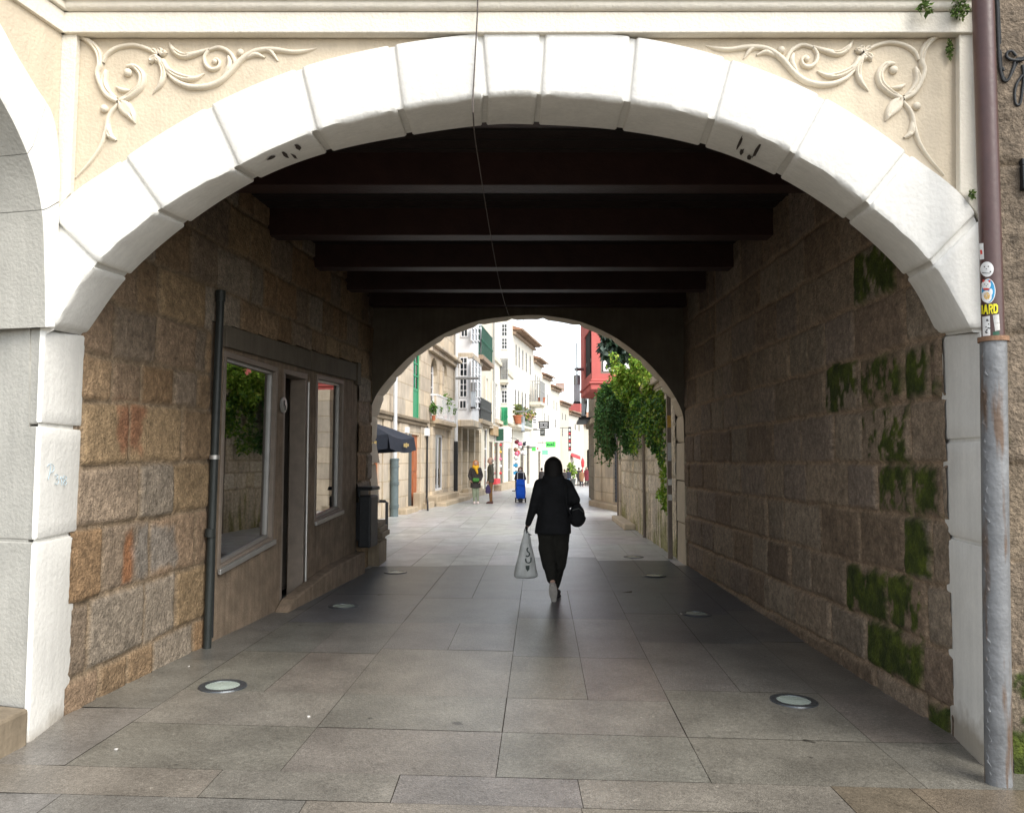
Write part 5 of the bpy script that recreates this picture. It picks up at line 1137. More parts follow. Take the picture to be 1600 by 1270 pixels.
# remaining houses
sG0, sG1 = sF1, T(847, L2)
wG = [L2.rect(x - .6, a, x + .6, c) for x, a, c in ((836.5, 585, 605), (840, 588, 606), (843.5, 590, 608), (837, 608, 628), (843, 610, 630))]
G_ = plain_house('small_house', 'white house with a grey balcony right of the long white house', L2, sG0, sG1, L2.sz(841, 565)[1], wG, 'render', .55, doors=[L2.rect(841, 705, 845, 750)])
zb = L2.sz(850, 630, .9)[1]; balcony(G_, L2, T(845, L2, .9), T(852, L2, .9), zb, .9, 1.7, 'grey_mid', 'render2', .25, .2, .07, True)
PT = L2.P(T(846, L2, .7), zb, .7); pt = thing('planter', 'brown pot on the grey balcony of the white house', 'planter', PT); MB().lathe([(.25, 0), (.33, .4), (.36, .46), (0, .4)], PT, 12).build('pot', 'pot', pt, smooth=True)
sH0 = 0
def far_house(label, fr, x0_, x1_, ytop, wins, mat, name='small_house', eave=.4):
    s0, s1 = T(x0_, fr), T(x1_, fr); return plain_house(name, label, fr, s0, s1, fr.sz((x0_ + x1_) / 2, ytop)[1], [fr.rect(*q) for q in wins], mat, eave)
far_house('cream house fourth along, with a low tiled eave', L3, 848, 861, 588, [(850.5, 612, 851.8, 630), (855, 616, 856.3, 634), (850.5, 645, 851.8, 660), (856, 648, 857.3, 662)], 'render')
far_house('white far house below a stepped terracotta roof', L3, 861, 875, 606, [(865, 625, 866.2, 640), (869.5, 628, 870.7, 642), (867, 655, 868.5, 668)], 'render')
far_house('far pale house with an orange terrace roof', L3, 875, 889, 630, [(878, 645, 879.4, 656), (883, 647, 884.4, 657), (878, 668, 879.6, 682)], 'render2')
far_house('farthest pale house on the left of the street', L3, 889, 912, 646, [(898, 662, 899.6, 672), (904, 664, 905.6, 674)], 'render')
b = MB(); p = at(886, 622, 86); b.tube([at(869, 600, 84), at(881, 600, 84)], .06, 5)
for k in range(8): x = 869 + k * 1.7; b.tube([at(x, 599, 84), at(x, 612, 84)], .05, 5)
single(b, 'roof_railing', 'ochre terrace railing on the roof of a far white house', 'railing', 'tile')
# end of the street
EF = FR((5, 108), (22, 112), 1); EF.n = -EF.n if EF.n.y > 0 else EF.n
EH = building('end_house', 'low beige house with a wide arch closing the far end of the street', 'house', EF, 0, 16, 6.2, [EF.rect(917, 702, 923, 760), EF.rect(893, 712, 899, 752), EF.rect(906, 690, 909, 698)], 'render2', 6)
cut_arch(EH, EF, *EF.rect(917, 702, 923, 760)[:2], EF.rect(917, 702, 923, 760)[3], 'render2')
fwin(EH, EF, EF.rect(893, 712, 899, 752), 1, 2, name='door', fm='eave'); fwin(EH, EF, EF.rect(906, 690, 909, 698), 1, 1)
b = MB(); b.poly([EF.P(-.3, 6.2, .5), EF.P(-.3, 6.3, .5), EF.P(-.3, 8.2, -3), EF.P(-.3, 6.2, -6)], tuple(EF.P(16.6, 0) - EF.P(0, 0))); b.build('roof', 'tile', EH)
RH = building('pink_house', 'far salmon gabled house on the right behind the lamps', 'house', FR((10.4, 124), (11.4, 126), 1), 0, 1.1, 10.2, [], 'red_oriel', 5)
AW = thing('awning', 'small red awning over a far shop on the right', 'awning', at(900, 712, 88)); b = MB(); q = [at(892, 707, 87), at(907, 713, 87), at(907, 716, 86), at(893, 711, 86)]; b.poly(q, (0, .6, .05)); b.build('canopy', 'red', AW); b = MB(); b.poly([at(893, 711, 86), at(907, 716, 86), at(907, 718, 86), at(893, 713, 86)], (0, .03, 0)); b.build('valance', 'red', AW)
FL = at(910.5, 731, 80); b = MB(); b.lathe([(.02, 0), (.14, .15), (.17, .6), (.12, .85), (.03, .95)], FL, 10); b.tube([FL + Vector((0, 0, .9)), FL + Vector((0, 0, 1.1))], .02, 5); b.tube([FL, (FL.x, FL.y, gz(FL.x, FL.y))], .04, 6); single(b, 'folded_parasol', 'folded red parasol standing behind the far walkers', 'parasol', 'red', smooth=True)

# --- toys in front of the long white house
rnd = random.Random(12); tp = at(813, 700, 48)
TB = thing('toy_bundle', 'bunch of pink and white plush balloons hanging by the shop', 'toys', tp)
for k, c in enumerate(('pink', 'pink', 'sticker_white', 'navy_coat', 'mint', 'sticker_white', 'red', 'pink', 'sticker_white', 'burgundy')):
    q = tp + Vector((rnd.uniform(-.22, .28), rnd.uniform(-.15, .15), rnd.uniform(-.38, .38))); b = MB(); b.ball(q, (rnd.uniform(.09, .15), .12, rnd.uniform(.09, .14)), 10, 7); b.ball(q + Vector((.07, 0, .1)), .05, 8, 6); b.build('balloon', c, TB, smooth=True)
b = MB(); b.tube([tp + Vector((0, 0, .3)), tp + Vector((-.25, .0, .55)), tp + Vector((-.6, .3, .6))], .015, 5); b.build('string', 'iron', TB)
tp = at(805.5, 718, 47); DR = thing('display_rack', 'tall rack with pale toys and blue cards by the shop door', 'display rack', (tp.x, tp.y, gz(tp.x, tp.y)))
b = MB(); b.tube([(tp.x, tp.y, gz(0, 47)), (tp.x, tp.y, tp.z + .7)], .025, 6); b.lathe([(.2, 0), (.2, .04), (.03, .06)], (tp.x, tp.y, gz(0, 47)), 12); b.build('stand', 'iron', DR)
for k in range(7): 
    b = MB(); z = tp.z - .85 + k * .22
    if k < 4: b.box(tp.x - .13, tp.x + .13, tp.y - .07, tp.y - .03, z, z + .17)
    else: b.ball((tp.x + .05 * (k % 2), tp.y - .06, z + .1), .12, 10, 7)
    b.build('card' if k < 4 else 'plush', ('sticker_blue', 'sticker_white', 'sticker_blue', 'sticker_white', 'sticker_white', 'pink', 'tan_coat')[k], DR, bevel=.005 if k < 4 else 0, smooth=k >= 4)
# flower stand
fp = gp(836, 757); FSN = thing('flower_stand', 'stand of yellow-green potted plants by the shop wall', 'flower stand', fp); MB().lathe([(.3, 0), (.42, .35), (.45, .4), (0, .36)], fp, 14).build('pot', 'grey_dark', FSN, smooth=True)
b = MB(); leaf_cloud(rnd, b, (fp.x, fp.y, fp.z + .75), (.55, .4, .5), 260, .22, [(.25, .3, .05), (.12, .2, .04), (.4, .38, .12)], shell=.1); b.build('foliage', 'leaf', FSN)
fp = at(892.5, 740, 62); fp.z = gz(fp.x, 62); FS2 = thing('planter', 'tall pot with a lime green shrub behind the walkers', 'planter', fp); MB().lathe([(.25, 0), (.35, .6), (.38, .65), (0, .6)], fp, 14).build('pot', 'grey_dark', FS2, smooth=True); b = MB(); leaf_cloud(rnd, b, (fp.x, fp.y, fp.z + 1.25), (.4, .35, .65), 220, .2, [(.25, .36, .05), (.15, .25, .04)], shell=.1); b.build('foliage', 'leaf', FS2)

# --- right side: ivy wall, shutter house, salmon bay
WR2 = FR((2.72, 13.42), (2.96, 22.0), -1)
IV = thing('garden_wall', 'mossy pale stone garden wall just outside the far arch', 'stone wall', (2.75, 13.4, 0))
stone_wall('masonry', IV, WR2, 0, WR2.L, -.3, 3.05, [.95, 1.32, 1.6, 1.95, 2.2, 2.55, 2.8], (.25, .7), 77, [(.74, .65, .51), (.80, .73, .60), (.68, .60, .48), (.76, .66, .49)], (.46, .38, .27), res=.035, greenlow=.55, rough=.012, joint=.02)
b = MB(); b.fbox(WR2, 0, WR2.L, -.3, 3.04, -.6, -.03); b.build('core', 'granite_dark', IV)
b = MB(); b.fbox(WR2, 1.2, WR2.L + .05, 3.05, 3.2, -.5, .12); b.fbox(WR2, 1.2, WR2.L + .02, 2.95, 3.05, -.4, .05); b.build('coping', 'granite', IV, fr=WR2, bevel=.03)
b = MB(); b.fbox(WR2, 5.5, WR2.L, -.2, .13, .01, .28); b.build('kerb_stone', 'granite', IV, fr=WR2, bevel=.03)
b = MB(); b.fbox(WR2, WR2.L - .02, WR2.L + .28, -.2, 3.3, -.5, .06); b.build('end_pier', 'granite', IV, fr=WR2, bevel=.02)
a = WR2.sz(1007, 845, .06)[0]; b = MB(); b.tube([WR2.P(a, 0, .06), WR2.P(a, 3.05, .06)], .032, 10); single(b, 'rain_pipe', 'dark drain pipe down the mossy garden wall', 'drainpipe', 'frame_brown', smooth=True)
a = WR2.L + .1; b = MB(); b.tube([WR2.P(a, .1, .1), WR2.P(a, 2.6, .1)], .022, 8); single(b, 'rain_pipe', 'thin pipe at the far end of the mossy garden wall', 'drainpipe', 'frame_brown', smooth=True)
p = at(1053, 862, 13.52); b = MB(); x = 2.60; b.box(x - .035, x + .035, 13.44, 13.52, gz(2.6, 13.5), 2.75); PS = single(b, 'sign_post', 'dark flat post with faded stickers beside the far arch', 'post', 'frame_brown', bevel=.006)
for z0_, z1_, c in ((2.15, 2.35, 'sticker_ochre'), (1.6, 1.9, 'pipe_pale'), (1.2, 1.3, 'sticker_white'), (.95, 1.05, 'sticker_white')): b = MB(); b.box(x - .03, x + .03, 13.434, 13.439, z0_, z1_); o = b.build('sticker', c, PS)
# ivy: hanging mass, crest and trailing stems
def ivy():
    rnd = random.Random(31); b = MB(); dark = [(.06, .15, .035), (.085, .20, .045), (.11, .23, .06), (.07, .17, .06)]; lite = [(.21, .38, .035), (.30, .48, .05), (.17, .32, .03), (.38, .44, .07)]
    def blob(px, py, Y, rx, rz, n, cols, ry=.5, size=.068): 
        c = at(px, py, Y); k = Y / F_PX; leaf_cloud(rnd, b, c, (rx * k * 1.06, ry, rz * k * 1.06), n, size, cols, shell=.3)
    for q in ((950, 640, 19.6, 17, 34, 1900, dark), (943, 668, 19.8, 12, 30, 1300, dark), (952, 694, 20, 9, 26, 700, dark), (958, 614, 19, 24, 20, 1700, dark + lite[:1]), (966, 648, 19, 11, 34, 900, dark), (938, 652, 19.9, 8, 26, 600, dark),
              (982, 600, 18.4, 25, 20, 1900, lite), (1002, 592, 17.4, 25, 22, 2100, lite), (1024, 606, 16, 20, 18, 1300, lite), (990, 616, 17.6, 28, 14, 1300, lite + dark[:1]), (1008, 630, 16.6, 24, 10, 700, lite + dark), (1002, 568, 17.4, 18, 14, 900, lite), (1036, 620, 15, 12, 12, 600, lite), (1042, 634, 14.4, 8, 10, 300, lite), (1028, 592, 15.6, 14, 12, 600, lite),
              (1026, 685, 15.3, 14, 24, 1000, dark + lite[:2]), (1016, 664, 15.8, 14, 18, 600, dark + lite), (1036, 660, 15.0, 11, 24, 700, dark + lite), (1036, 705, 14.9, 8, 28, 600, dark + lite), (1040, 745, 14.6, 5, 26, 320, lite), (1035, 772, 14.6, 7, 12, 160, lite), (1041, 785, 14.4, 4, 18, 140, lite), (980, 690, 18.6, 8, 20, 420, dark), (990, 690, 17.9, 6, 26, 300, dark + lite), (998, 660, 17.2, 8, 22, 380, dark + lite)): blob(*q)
    # loose trailing stems break up the outline
    for k in range(150):
        if k < 60: px, py, Y, L_, cs = rnd.uniform(932, 985), rnd.uniform(610, 660), rnd.uniform(18.2, 20), rnd.uniform(.4, 1.15), dark
        elif k < 120: px, py = rnd.uniform(985, 1046), rnd.uniform(615, 640); Y = 18.2 - (px - 985) / 61 * 4; L_, cs = rnd.uniform(.2, .9), dark + lite
        else: px, py = rnd.uniform(955, 1030), rnd.uniform(575, 600); Y = 18.6 - (px - 955) / 75 * 3; L_, cs = rnd.uniform(-.45, -.1), lite
        A = at(px, py, Y); A.x = min(A.x, 2.72) - rnd.uniform(.02, .12) if k >= 60 and k < 120 else A.x; sw = rnd.uniform(-.12, .12); B = A + Vector((sw, rnd.uniform(-.1, .1), -L_)); m_ = A.lerp(B, .5) + Vector((rnd.uniform(-.06, .06), 0, .04)); pth = spline([tuple(A), tuple(m_), tuple(B)], 5); b.tube(pth, .006, 4, True, (.09, .11, .03))
        for t in range(len(pth)): leaf_cloud(rnd, b, pth[t], (.07, .07, .06), int(9 - t * .5), .06, cs, shell=.1)
    for (x0_, y0_, Y0, x1_, y1_) in ((1000, 600, 17.5, 1015, 545), (1010, 600, 17, 1040, 590), (985, 600, 18, 968, 578)):
        A, B = at(x0_, y0_, Y0), at(x1_, y1_, Y0 - .2); pth = spline([tuple(A), tuple(A.lerp(B, .5) + Vector((0, 0, .1))), tuple(B)], 5); b.tube(pth, .012, 5, True, (.09, .08, .04))
        for p in pth[3:]: leaf_cloud(rnd, b, p, (.14, .14, .14), 26, .08, lite, shell=.1)
    o = b.build('climbing_shrub', 'leaf'); tag(o, 'thick green ivy spilling over the mossy garden wall', 'ivy')
ivy()
def shrub_tree():
    rnd = random.Random(17); c = Vector((3.55, 20.0, 0)); t = thing('tree', 'dark glossy-leaved tree rising behind the garden wall', 'tree', c)
    b = MB(); b.tube([c, c + Vector((.05, .05, 2)), c + Vector((-.1, 0, 3.6)), c + Vector((-.5, -.1, 4.6))], [.12, .1, .07, .03], 8)
    for e in ((-1.0, -.3, 4.5), (.3, .2, 4.9), (-.9, .2, 5.0), (-.2, -.3, 5.3)): b.tube([c + Vector((-.05, 0, 3.3)), c + Vector(e) * .6 + Vector((0, 0, 1.6)), c + Vector(e)], [.05, .04, .015], 6)
    b.build('trunk', 'bark', t); b = MB(); dk = [(.018, .042, .022), (.03, .06, .03), (.05, .085, .055), (.12, .16, .13)]
    for px, py, rx, rz, n in ((950, 545, 16, 20, 240), (966, 540, 20, 24, 330), (985, 548, 20, 20, 300), (962, 565, 14, 12, 130), (948, 530, 10, 14, 120), (975, 520, 30, 18, 260), (960, 505, 25, 14, 200), (1000, 530, 30, 25, 260)):
        p = at(px, py, 20); k = 20 / F_PX; leaf_cloud(rnd, b, p, (rx * k, .5, rz * k), int(n * .5), .20, dk, .5, .3)
    b.build('crown', 'leaf', t)
shrub_tree()
# shutter house with rounded foot
RS = FR((3.62, 25.4), (3.03, 29.4), -1)
hS = [RS.rect(957, 640, 971.5, 790)]; hS[0][0], hS[0][1] = sorted(hS[0][:2]); hS[0][2] = .22; hS[0][3] = 3.0
SH = building('corner_house', 'stone corner house with a slate-blue shutter door under the salmon bay', 'house', RS, -.4, RS.L, 3.86, hS, 'granite', 4)
b = MB()
for k in range(22): z = .22 + k * .127; b.fbox(RS, hS[0][0], hS[0][1], z, z + .115, -.1, -.06)
b.fbox(RS, hS[0][0], hS[0][1], .22, 3.0, -.14, -.1); b.build('shutter', 'shutter_blue', SH)
b = MB(); b.poly([RS.P(-.4, -.2, .35), RS.P(RS.L - .3, -.2, .35), RS.P(RS.L - .05, -.2, .25), RS.P(RS.L + .12, -.2, .0), RS.P(RS.L + .1, -.2, -.4), RS.P(-.4, -.2, -.3)], (0, 0, .38)); b.build('step', 'granite', SH, bevel=.03)
b = MB(); b.fbox(RS, RS.L - .85, RS.L - .1, .19, 3.8, .002, .07); b.build('pilaster', 'granite', SH, fr=RS, bevel=.02)
R3 = FR((3.06, 29.6), (3.48, 37), -1); R3H = building('side_house', 'weathered stone house front beyond the corner with the shutter', 'house', R3, 0, R3.L, 9, [], 'granite_dark', 5)
b = MB(); b.fbox(R3, 1.2, R3.L, 3.0, 3.2, .002, .12); b.build('ledge', 'granite', R3H, fr=R3); b = MB(); b.fbox(R3, .2, 1.0, -.2, 3.4, .002, .03); b.build('pilaster', 'granite', R3H, fr=R3)
b = MB(); fr = R3; a0 = 1.5; p = R3.P(a0, 4.0, .1); b.fbox(R3, 2.5, R3.L - .2, 3.2, 3.3, .0, .55); b.build('balcony', 'iron', R3H)
b = MB(); b.tube([R3.P(.6, 3.9, .02), R3.P(.6, 3.9, .3), R3.P(.6, 3.3, .35)], .03, 6); b.build('wall_bracket', 'iron', R3H)
OR_ = thing('bay_window', 'salmon-red rendered bay window jutting over the street', 'bay window', (2.55, 25.5, 3.84))
BX, BY, BZ = at(925, 608, 25.5).x, 25.5, at(925, 608, 25.5).z; FX = FR((BX, BY), (BX + 4.5, BY), 1); FX.n = -FX.n if FX.n.y > 0 else FX.n
FLd = FR((BX, BY), (BX - .04, BY + 3.6), -1); FLd.n = -FLd.n if FLd.n.x > 0 else FLd.n
wq = FX.rect(938, 524, 990, 583.5); wl = FLd.rect(913, 520, 923.5, 588); wl[0], wl[1] = sorted(wl[:2])
b = MB(); zt_ = 9
for f, hh, L_ in ((FX, wq, 4.5), (FLd, wl, 3.6)):
    ss = [0, hh[0], hh[1], L_]; zs = [BZ, hh[2], hh[3], zt_]
    for i in range(3):
        for j in range(3):
            if i == 1 and j == 1: continue
            b.add([f.P(ss[i], zs[j]), f.P(ss[i + 1], zs[j]), f.P(ss[i + 1], zs[j + 1]), f.P(ss[i], zs[j + 1])], [(0, 1, 2, 3)])
    a, c, p, q = hh
    for e in (((a, p), (c, p)), ((c, p), (c, q)), ((c, q), (a, q)), ((a, q), (a, p))): b.add([f.P(*e[0]), f.P(*e[1]), f.P(*e[1], -.15), f.P(*e[0], -.15)], [(0, 1, 2, 3)])
b.add([FX.P(0, BZ), FX.P(4.5, BZ), (BX + 4.5, BY + 3.6, BZ), FLd.P(3.6, BZ)], [(0, 1, 2, 3)]); b.add([FX.P(0, zt_), FX.P(4.5, zt_), (BX + 4.5, BY + 3.6, zt_), FLd.P(3.6, zt_)], [(0, 1, 2, 3)]); b.add([FLd.P(3.6, BZ), (BX + 4.5, BY + 3.6, BZ), (BX + 4.5, BY + 3.6, zt_), FLd.P(3.6, zt_)], [(0, 1, 2, 3)])
b.build('wall', 'red_oriel', OR_)
b = MB()
for z0_, z1_, o_ in ((BZ - .02, BZ + .16, .05), (BZ + .162, BZ + .24, .1), (BZ + .242, BZ + .32, .05)): b.box(BX - o_, BX + 4.5, BY - o_, BY + 3.6, z0_, z1_)
b.build('base_moulding', 'red_oriel', OR_, bevel=.03)
fwin(OR_, FX, [wq[0], wq[1], wq[2], wq[3]], 2, 1, -.14, 'frame_brown', 'glass_far', .06, .05); fwin(OR_, FLd, wl, 1, 1, -.14, 'frame_brown', 'glass_far', .08, .05, .0)
zs_ = wl[2] + (wl[3] - wl[2]) * .28; b = MB(); b.fbox(FLd, wl[0], wl[1], zs_, zs_ + .12, -.13, -.04); b.build('transom', 'grey_dark', OR_)
b = MB(); b.fbox(FX, wq[0] + .1, wq[0] + 1.05, wq[2] + .08, wq[2] + .42, -.105, -.095); b.build('blind', 'sign_white', OR_)
b = MB(); b.box(BX + .02, BX + 4.4, BY + .8, BY + 3.5, BZ + .1, zt_ - .1); b.build('interior', 'dark', OR_)

# --- parasol with gold print, barrier
Yp = 17.5
P1, P2, P3, P4 = at(560, 697, Yp - .6), at(606, 703, Yp), at(651, 694, Yp + 2.4), at(600, 684, Yp + 2.6); ap = at(592, 654, Yp + 1.2)
PA = thing('parasol', 'navy canvas parasol with gold print by the cafe corner', 'parasol', (-3.35, Yp + 1.0, 0))
X0, X1, Y0, Y1 = P2.x - 1.9, P2.x, Yp, Yp + 2.6; zE = at(606, 701, Yp).z; zV = at(606, 678, Yp).z; c4 = [Vector((X0, Y0, zV)), Vector((X1, Y0, zV)), Vector((X1 + .25, Y1, zV)), Vector((X0, Y1, zV))]; apx = Vector(((X0 + X1) / 2, Yp + 1.2, zV + .42))
b = MB(); n = 6
for i in range(4):
    A, B = c4[i], c4[(i + 1) % 4]; vs = []
    for r in range(n + 1):
        for k in range(n + 1):
            p = apx.lerp(A.lerp(B, k / n), r / n); p.z -= .10 * math.sin(math.pi * k / n) * (r / n) * .8 - .03 * math.sin(math.pi * r / n); vs.append(p)
    b.add(vs, [(r * (n + 1) + k, r * (n + 1) + k + 1, (r + 1) * (n + 1) + k + 1, (r + 1) * (n + 1) + k) for r in range(n) for k in range(n)])
cano = b.build('canopy', 'navy', PA, smooth=True)
for i in range(4):
    A, B = c4[i], c4[(i + 1) % 4]; vs = []; b = MB(); o_ = (((A + B) / 2) - apx); o_.z = 0; o_.normalize()
    for k in range(9):
        t = k / 8; p = A.lerp(B, t); p.z -= .08 * math.sin(math.pi * t); f_ = math.sin(t * 19) * .025; vs += [p, p + Vector((0, 0, -(zV - zE))) + o_ * (.05 + f_)]
    b.add(vs, [(2 * k, 2 * k + 2, 2 * k + 3, 2 * k + 1) for k in range(8)]); va = b.build('valance', 'navy', PA, smooth=True)
    b = MB()
    for u0, u1, v0, v1 in (((.62, .70, .35, .6), (.71, .76, .3, .62), (.77, .84, .34, .55), (.85, .88, .25, .7)) if i == 0 else ((.40, .47, .35, .6), (.48, .53, .3, .65), (.54, .60, .35, .55)) if i == 1 else ()):
        h = zV - zE; q = [A.lerp(B, u) + Vector((0, 0, -h * v - .07)) + o_ * .10 for u, v in ((u0, v0), (u1, v0), (u1, v1), (u0, v1))]; b.poly(q, tuple(o_ * .004))
    if b.v: b.build('gold_print', 'gold', va)
b = MB(); p = apx.lerp((c4[0] + c4[1]) / 2, .55) + Vector((.3, -.03, .06)); b.ball(p, (.22, .12, .07), 12, 7); b.build('gold_emblem', 'gold', PA, smooth=True)
b = MB(); b.tube([(apx.x, apx.y, 0), (apx.x, apx.y, apx.z + .08)], .03, 10); b.lathe([(.3, 0), (.3, .06), (.05, .1)], (apx.x, apx.y, 0), 16); b.build('pole', 'iron', PA, smooth=True)
for q in c4: b = MB(); b.tube([apx - Vector((0, 0, .1)), q + Vector((0, 0, -.05))], .014, 6); b.build('rib', 'iron', PA)
BR = thing('barrier', 'low dark metal hoop barrier beyond the litter bin', 'barrier', gp(604, 832))
A = gp(604, 832); zt_ = at(604, 783, A.y).z; B = A + Vector((-1.1, .25, 0)); b = MB(); b.tube([A, (A.x, A.y, zt_ - .03), (A.x - .04, A.y, zt_), (B.x + .04, B.y, zt_), (B.x, B.y, zt_ - .03), B], .035, 8); b.build('hoop', 'iron', BR, smooth=True)
b = MB(); q = A.lerp(B, .3); b.tube([(q.x, q.y, zt_), (q.x - .02, q.y, zt_ + .12), (q.x - .1, q.y, zt_ + .2)], .03, 6); b.tube([(q.x, q.y, zt_ + .02), (q.x + .06, q.y, .02)], .008, 5); b.build('chain', 'rust', BR, smooth=True)

# ============================================================ people
def cap(b, p0, r0, p1, r1, seg=10):
    p0, p1 = Vector(p0), Vector(p1); a = (p1 - p0).normalized(); pts, rr = [], []
    for k in range(5): t = -math.pi / 2 + math.pi / 2 * k / 4; pts.append(p0 + a * r0 * math.sin(t)); rr.append(max(.0012, r0 * math.cos(t)))
    for k in range(5): t = math.pi / 2 * k / 4; pts.append(p1 + a * r1 * math.sin(t)); rr.append(max(.0012, r1 * math.cos(t)))
    b.tube(pts, rr, seg)
def ring_loft(b, rings, seg=20):              # rings of (cx, cy, z, rx, ry)
    vs = [(c[0] + c[3] * math.cos(2 * math.pi * k / seg), c[1] + c[4] * math.sin(2 * math.pi * k / seg), c[2]) for c in rings for k in range(seg)]; n = len(rings)
    b.add(vs, [(i * seg + k, i * seg + (k + 1) % seg, (i + 1) * seg + (k + 1) % seg, (i + 1) * seg + k) for i in range(n - 1) for k in range(seg)] + [tuple(range(seg))[::-1], tuple((n - 1) * seg + k for k in range(seg))])
def hand(b, w_, d, nrm, s=1.0, curl=.6):       # palm and five fingers; d points along the hand, nrm out of the palm
    w_, d, nrm = Vector(w_), Vector(d).normalized(), Vector(nrm).normalized(); side = d.cross(nrm)
    for k in range(4): cap(b, w_ + side * (k - 1.5) * .012 * s, .013 * s, w_ + d * .085 * s + side * (k - 1.5) * .019 * s, .011 * s, 8)
    for k, L in enumerate((.066, .075, .070, .055)):
        p = w_ + d * .085 * s + side * (k - 1.5) * .020 * s; dd = d
        for j, f in enumerate((.45, .32, .23)):
            dd = (dd * math.cos(curl) + nrm * math.sin(curl)).normalized(); q = p + dd * L * f * s; cap(b, p, (.0095 - .001 * j) * s, q, (.0088 - .001 * j) * s, 8); p = q
    p = w_ + d * .025 * s - side * .028 * s; q = p - side * .022 * s + d * .03 * s + nrm * .012 * s; cap(b, p, .013 * s, q, .011 * s, 8); cap(b, q, .0105 * s, q + d * .03 * s + nrm * .015 * s + side * .006 * s, .009 * s, 8)
def place(b, M4): b.v = [tuple(M4 @ Vector(p)) for p in b.v]; return b
def person(label, foot, rz, h, coat, trous, shoe, hair, style='short', hem=.47, arms=None, legs=None, group=None, wide=1.0, scarf=None, mask=False, res=.016, hood=False, cw=1.0):
    """upright figure facing local +y; proportions are fractions of the height h"""
    t = thing('person', label, 'person', foot, group); MT = Matrix.Translation(foot) @ Matrix.Rotation(rz, 4, 'Z') @ Matrix.Scale(h, 4)
    arms = arms or [((-.125, -.005, .63), (-.13, .04, .49)), ((.125, -.005, .63), (.13, .04, .49))]
    legs = legs or [((-.05, .0, .275), (-.052, -.005, .045)), ((.05, .0, .275), (.052, -.005, .045))]
    sh = [(-.098 * wide, 0, .805), (.098 * wide, 0, .805)]; hp = [(-.048, 0, .52), (.048, 0, .52)]; rv = res / h * h
    b = MB()
    ring_loft(b, [(0, .004, .868, .028, .034), (0, .012, .882, .040, .050), (0, .008, .91, .046, .060), (0, .002, .945, .048, .062), (0, -.003, .975, .042, .055), (0, -.004, .993, .026, .034), (0, -.004, .999, .008, .010)], 14)
    cap(b, (0, .06, .922), .008, (0, .070, .908), .009, 8); cap(b, (-.046, -.002, .925), .010, (-.048, -.004, .91), .008, 6); cap(b, (.046, -.002, .925), .010, (.048, -.004, .91), .008, 6)
    cap(b, (0, -.008, .82), .033, (0, -.002, .885), .030)
    ring_loft(b, [(0, 0, .50, .085 * wide, .055), (0, 0, .56, .088 * wide, .058), (0, 0, .64, .078 * wide, .052), (0, 0, .74, .092 * wide, .060), (0, 0, .80, .095 * wide, .052), (0, -.004, .83, .05, .04)])
    for s_ in (0, 1):
        e, w_ = arms[s_]; cap(b, sh[s_], .030, e, .024); cap(b, e, .024, w_, .016); d = (Vector(w_) - Vector(e)).normalized(); hand(b, w_, d, Vector((1 - 2 * s_, .2, 0)), .55)
        k, a = legs[s_]; cap(b, hp[s_], .050, k, .033); cap(b, k, .033, a, .020); cap(b, a, .020, (a[0], a[1] + .07, a[2] - .022), .014)
    place(b, MT); body = b.build('body', 'skin', t, remesh=.0115)
    b = MB(); hw = 1.16 * wide * cw
    ring_loft(b, [(0, 0, hem, .098 * hw, .075), (0, 0, hem + .06, .098 * hw, .074), (0, 0, .64, .088 * hw, .068), (0, 0, .74, .096 * hw, .072), (0, -.002, .80, .094 * hw, .064), (0, -.006, .828, .062, .052), (0, -.006, .85, .044, .044)])
    for s_ in (0, 1): e, w_ = arms[s_]; cap(b, (sh[s_][0] * 1.02, 0, .80), .040, e, .034); cap(b, e, .034, Vector(e).lerp(Vector(w_), .93), .026)
    if hood: cap(b, (-.03, -.045, .845), .026, (.03, -.045, .845), .026)
    place(b, MT); b.build('coat', coat, t, remesh=res)
    b = MB(); cap(b, (-.03, 0, .51), .062, (.03, 0, .51), .062)
    for s_ in (0, 1): k, a = legs[s_]; cap(b, hp[s_], .058, k, .041); cap(b, k, .041, (a[0], a[1], a[2] + .012), .030)
    place(b, MT); b.build('trousers', trous, t, remesh=res)
    for s_ in (0, 1):
        k, a = legs[s_]; b = MB(); z = a[2] - .027
        ring_loft(b, [(a[0], a[1] + .028, z - .016, .026, .072), (a[0], a[1] + .03, z, .028, .076), (a[0], a[1] + .024, z + .018, .024, .062), (a[0], a[1] - .004, z + .036, .021, .030), (a[0], a[1] - .008, z + .05, .018, .022)], 14)
        place(b, MT); b.build('shoe', shoe, t, smooth=True)
    if style != 'none':
        b = MB()
        if style == 'long': ring_loft(b, [(0, -.035, .80, .066, .026), (0, -.034, .85, .076, .040), (0, -.020, .91, .072, .054), (0, -.010, .955, .064, .060), (0, -.008, .985, .046, .054), (0, -.008, 1.005, .022, .028)])
        elif style == 'bald': ring_loft(b, [(0, -.030, .895, .046, .036), (0, -.026, .93, .0505, .044), (0, -.022, .95, .0505, .042), (0, -.022, .958, .046, .036)])
        else: ring_loft(b, [(0, -.028, .885, .044, .036), (0, -.020, .925, .052, .050), (0, -.008, .96, .052, .060), (0, -.006, .99, .040, .050), (0, -.006, 1.008, .018, .022)])
        if style == 'long':
            for s_ in (-1, 1): cap(b, (s_ * .050, .012, .955), .020, (s_ * .060, .02, .835), .024)
        place(b, MT); b.build('hair', hair, t, remesh=.014)
    for s_ in (-1, 1): b = MB(); b.ball((s_ * .019, .060, .933), (.0075, .006, .005), 8, 6); place(b, MT); b.build('eye', 'eye_dark', body, smooth=True)
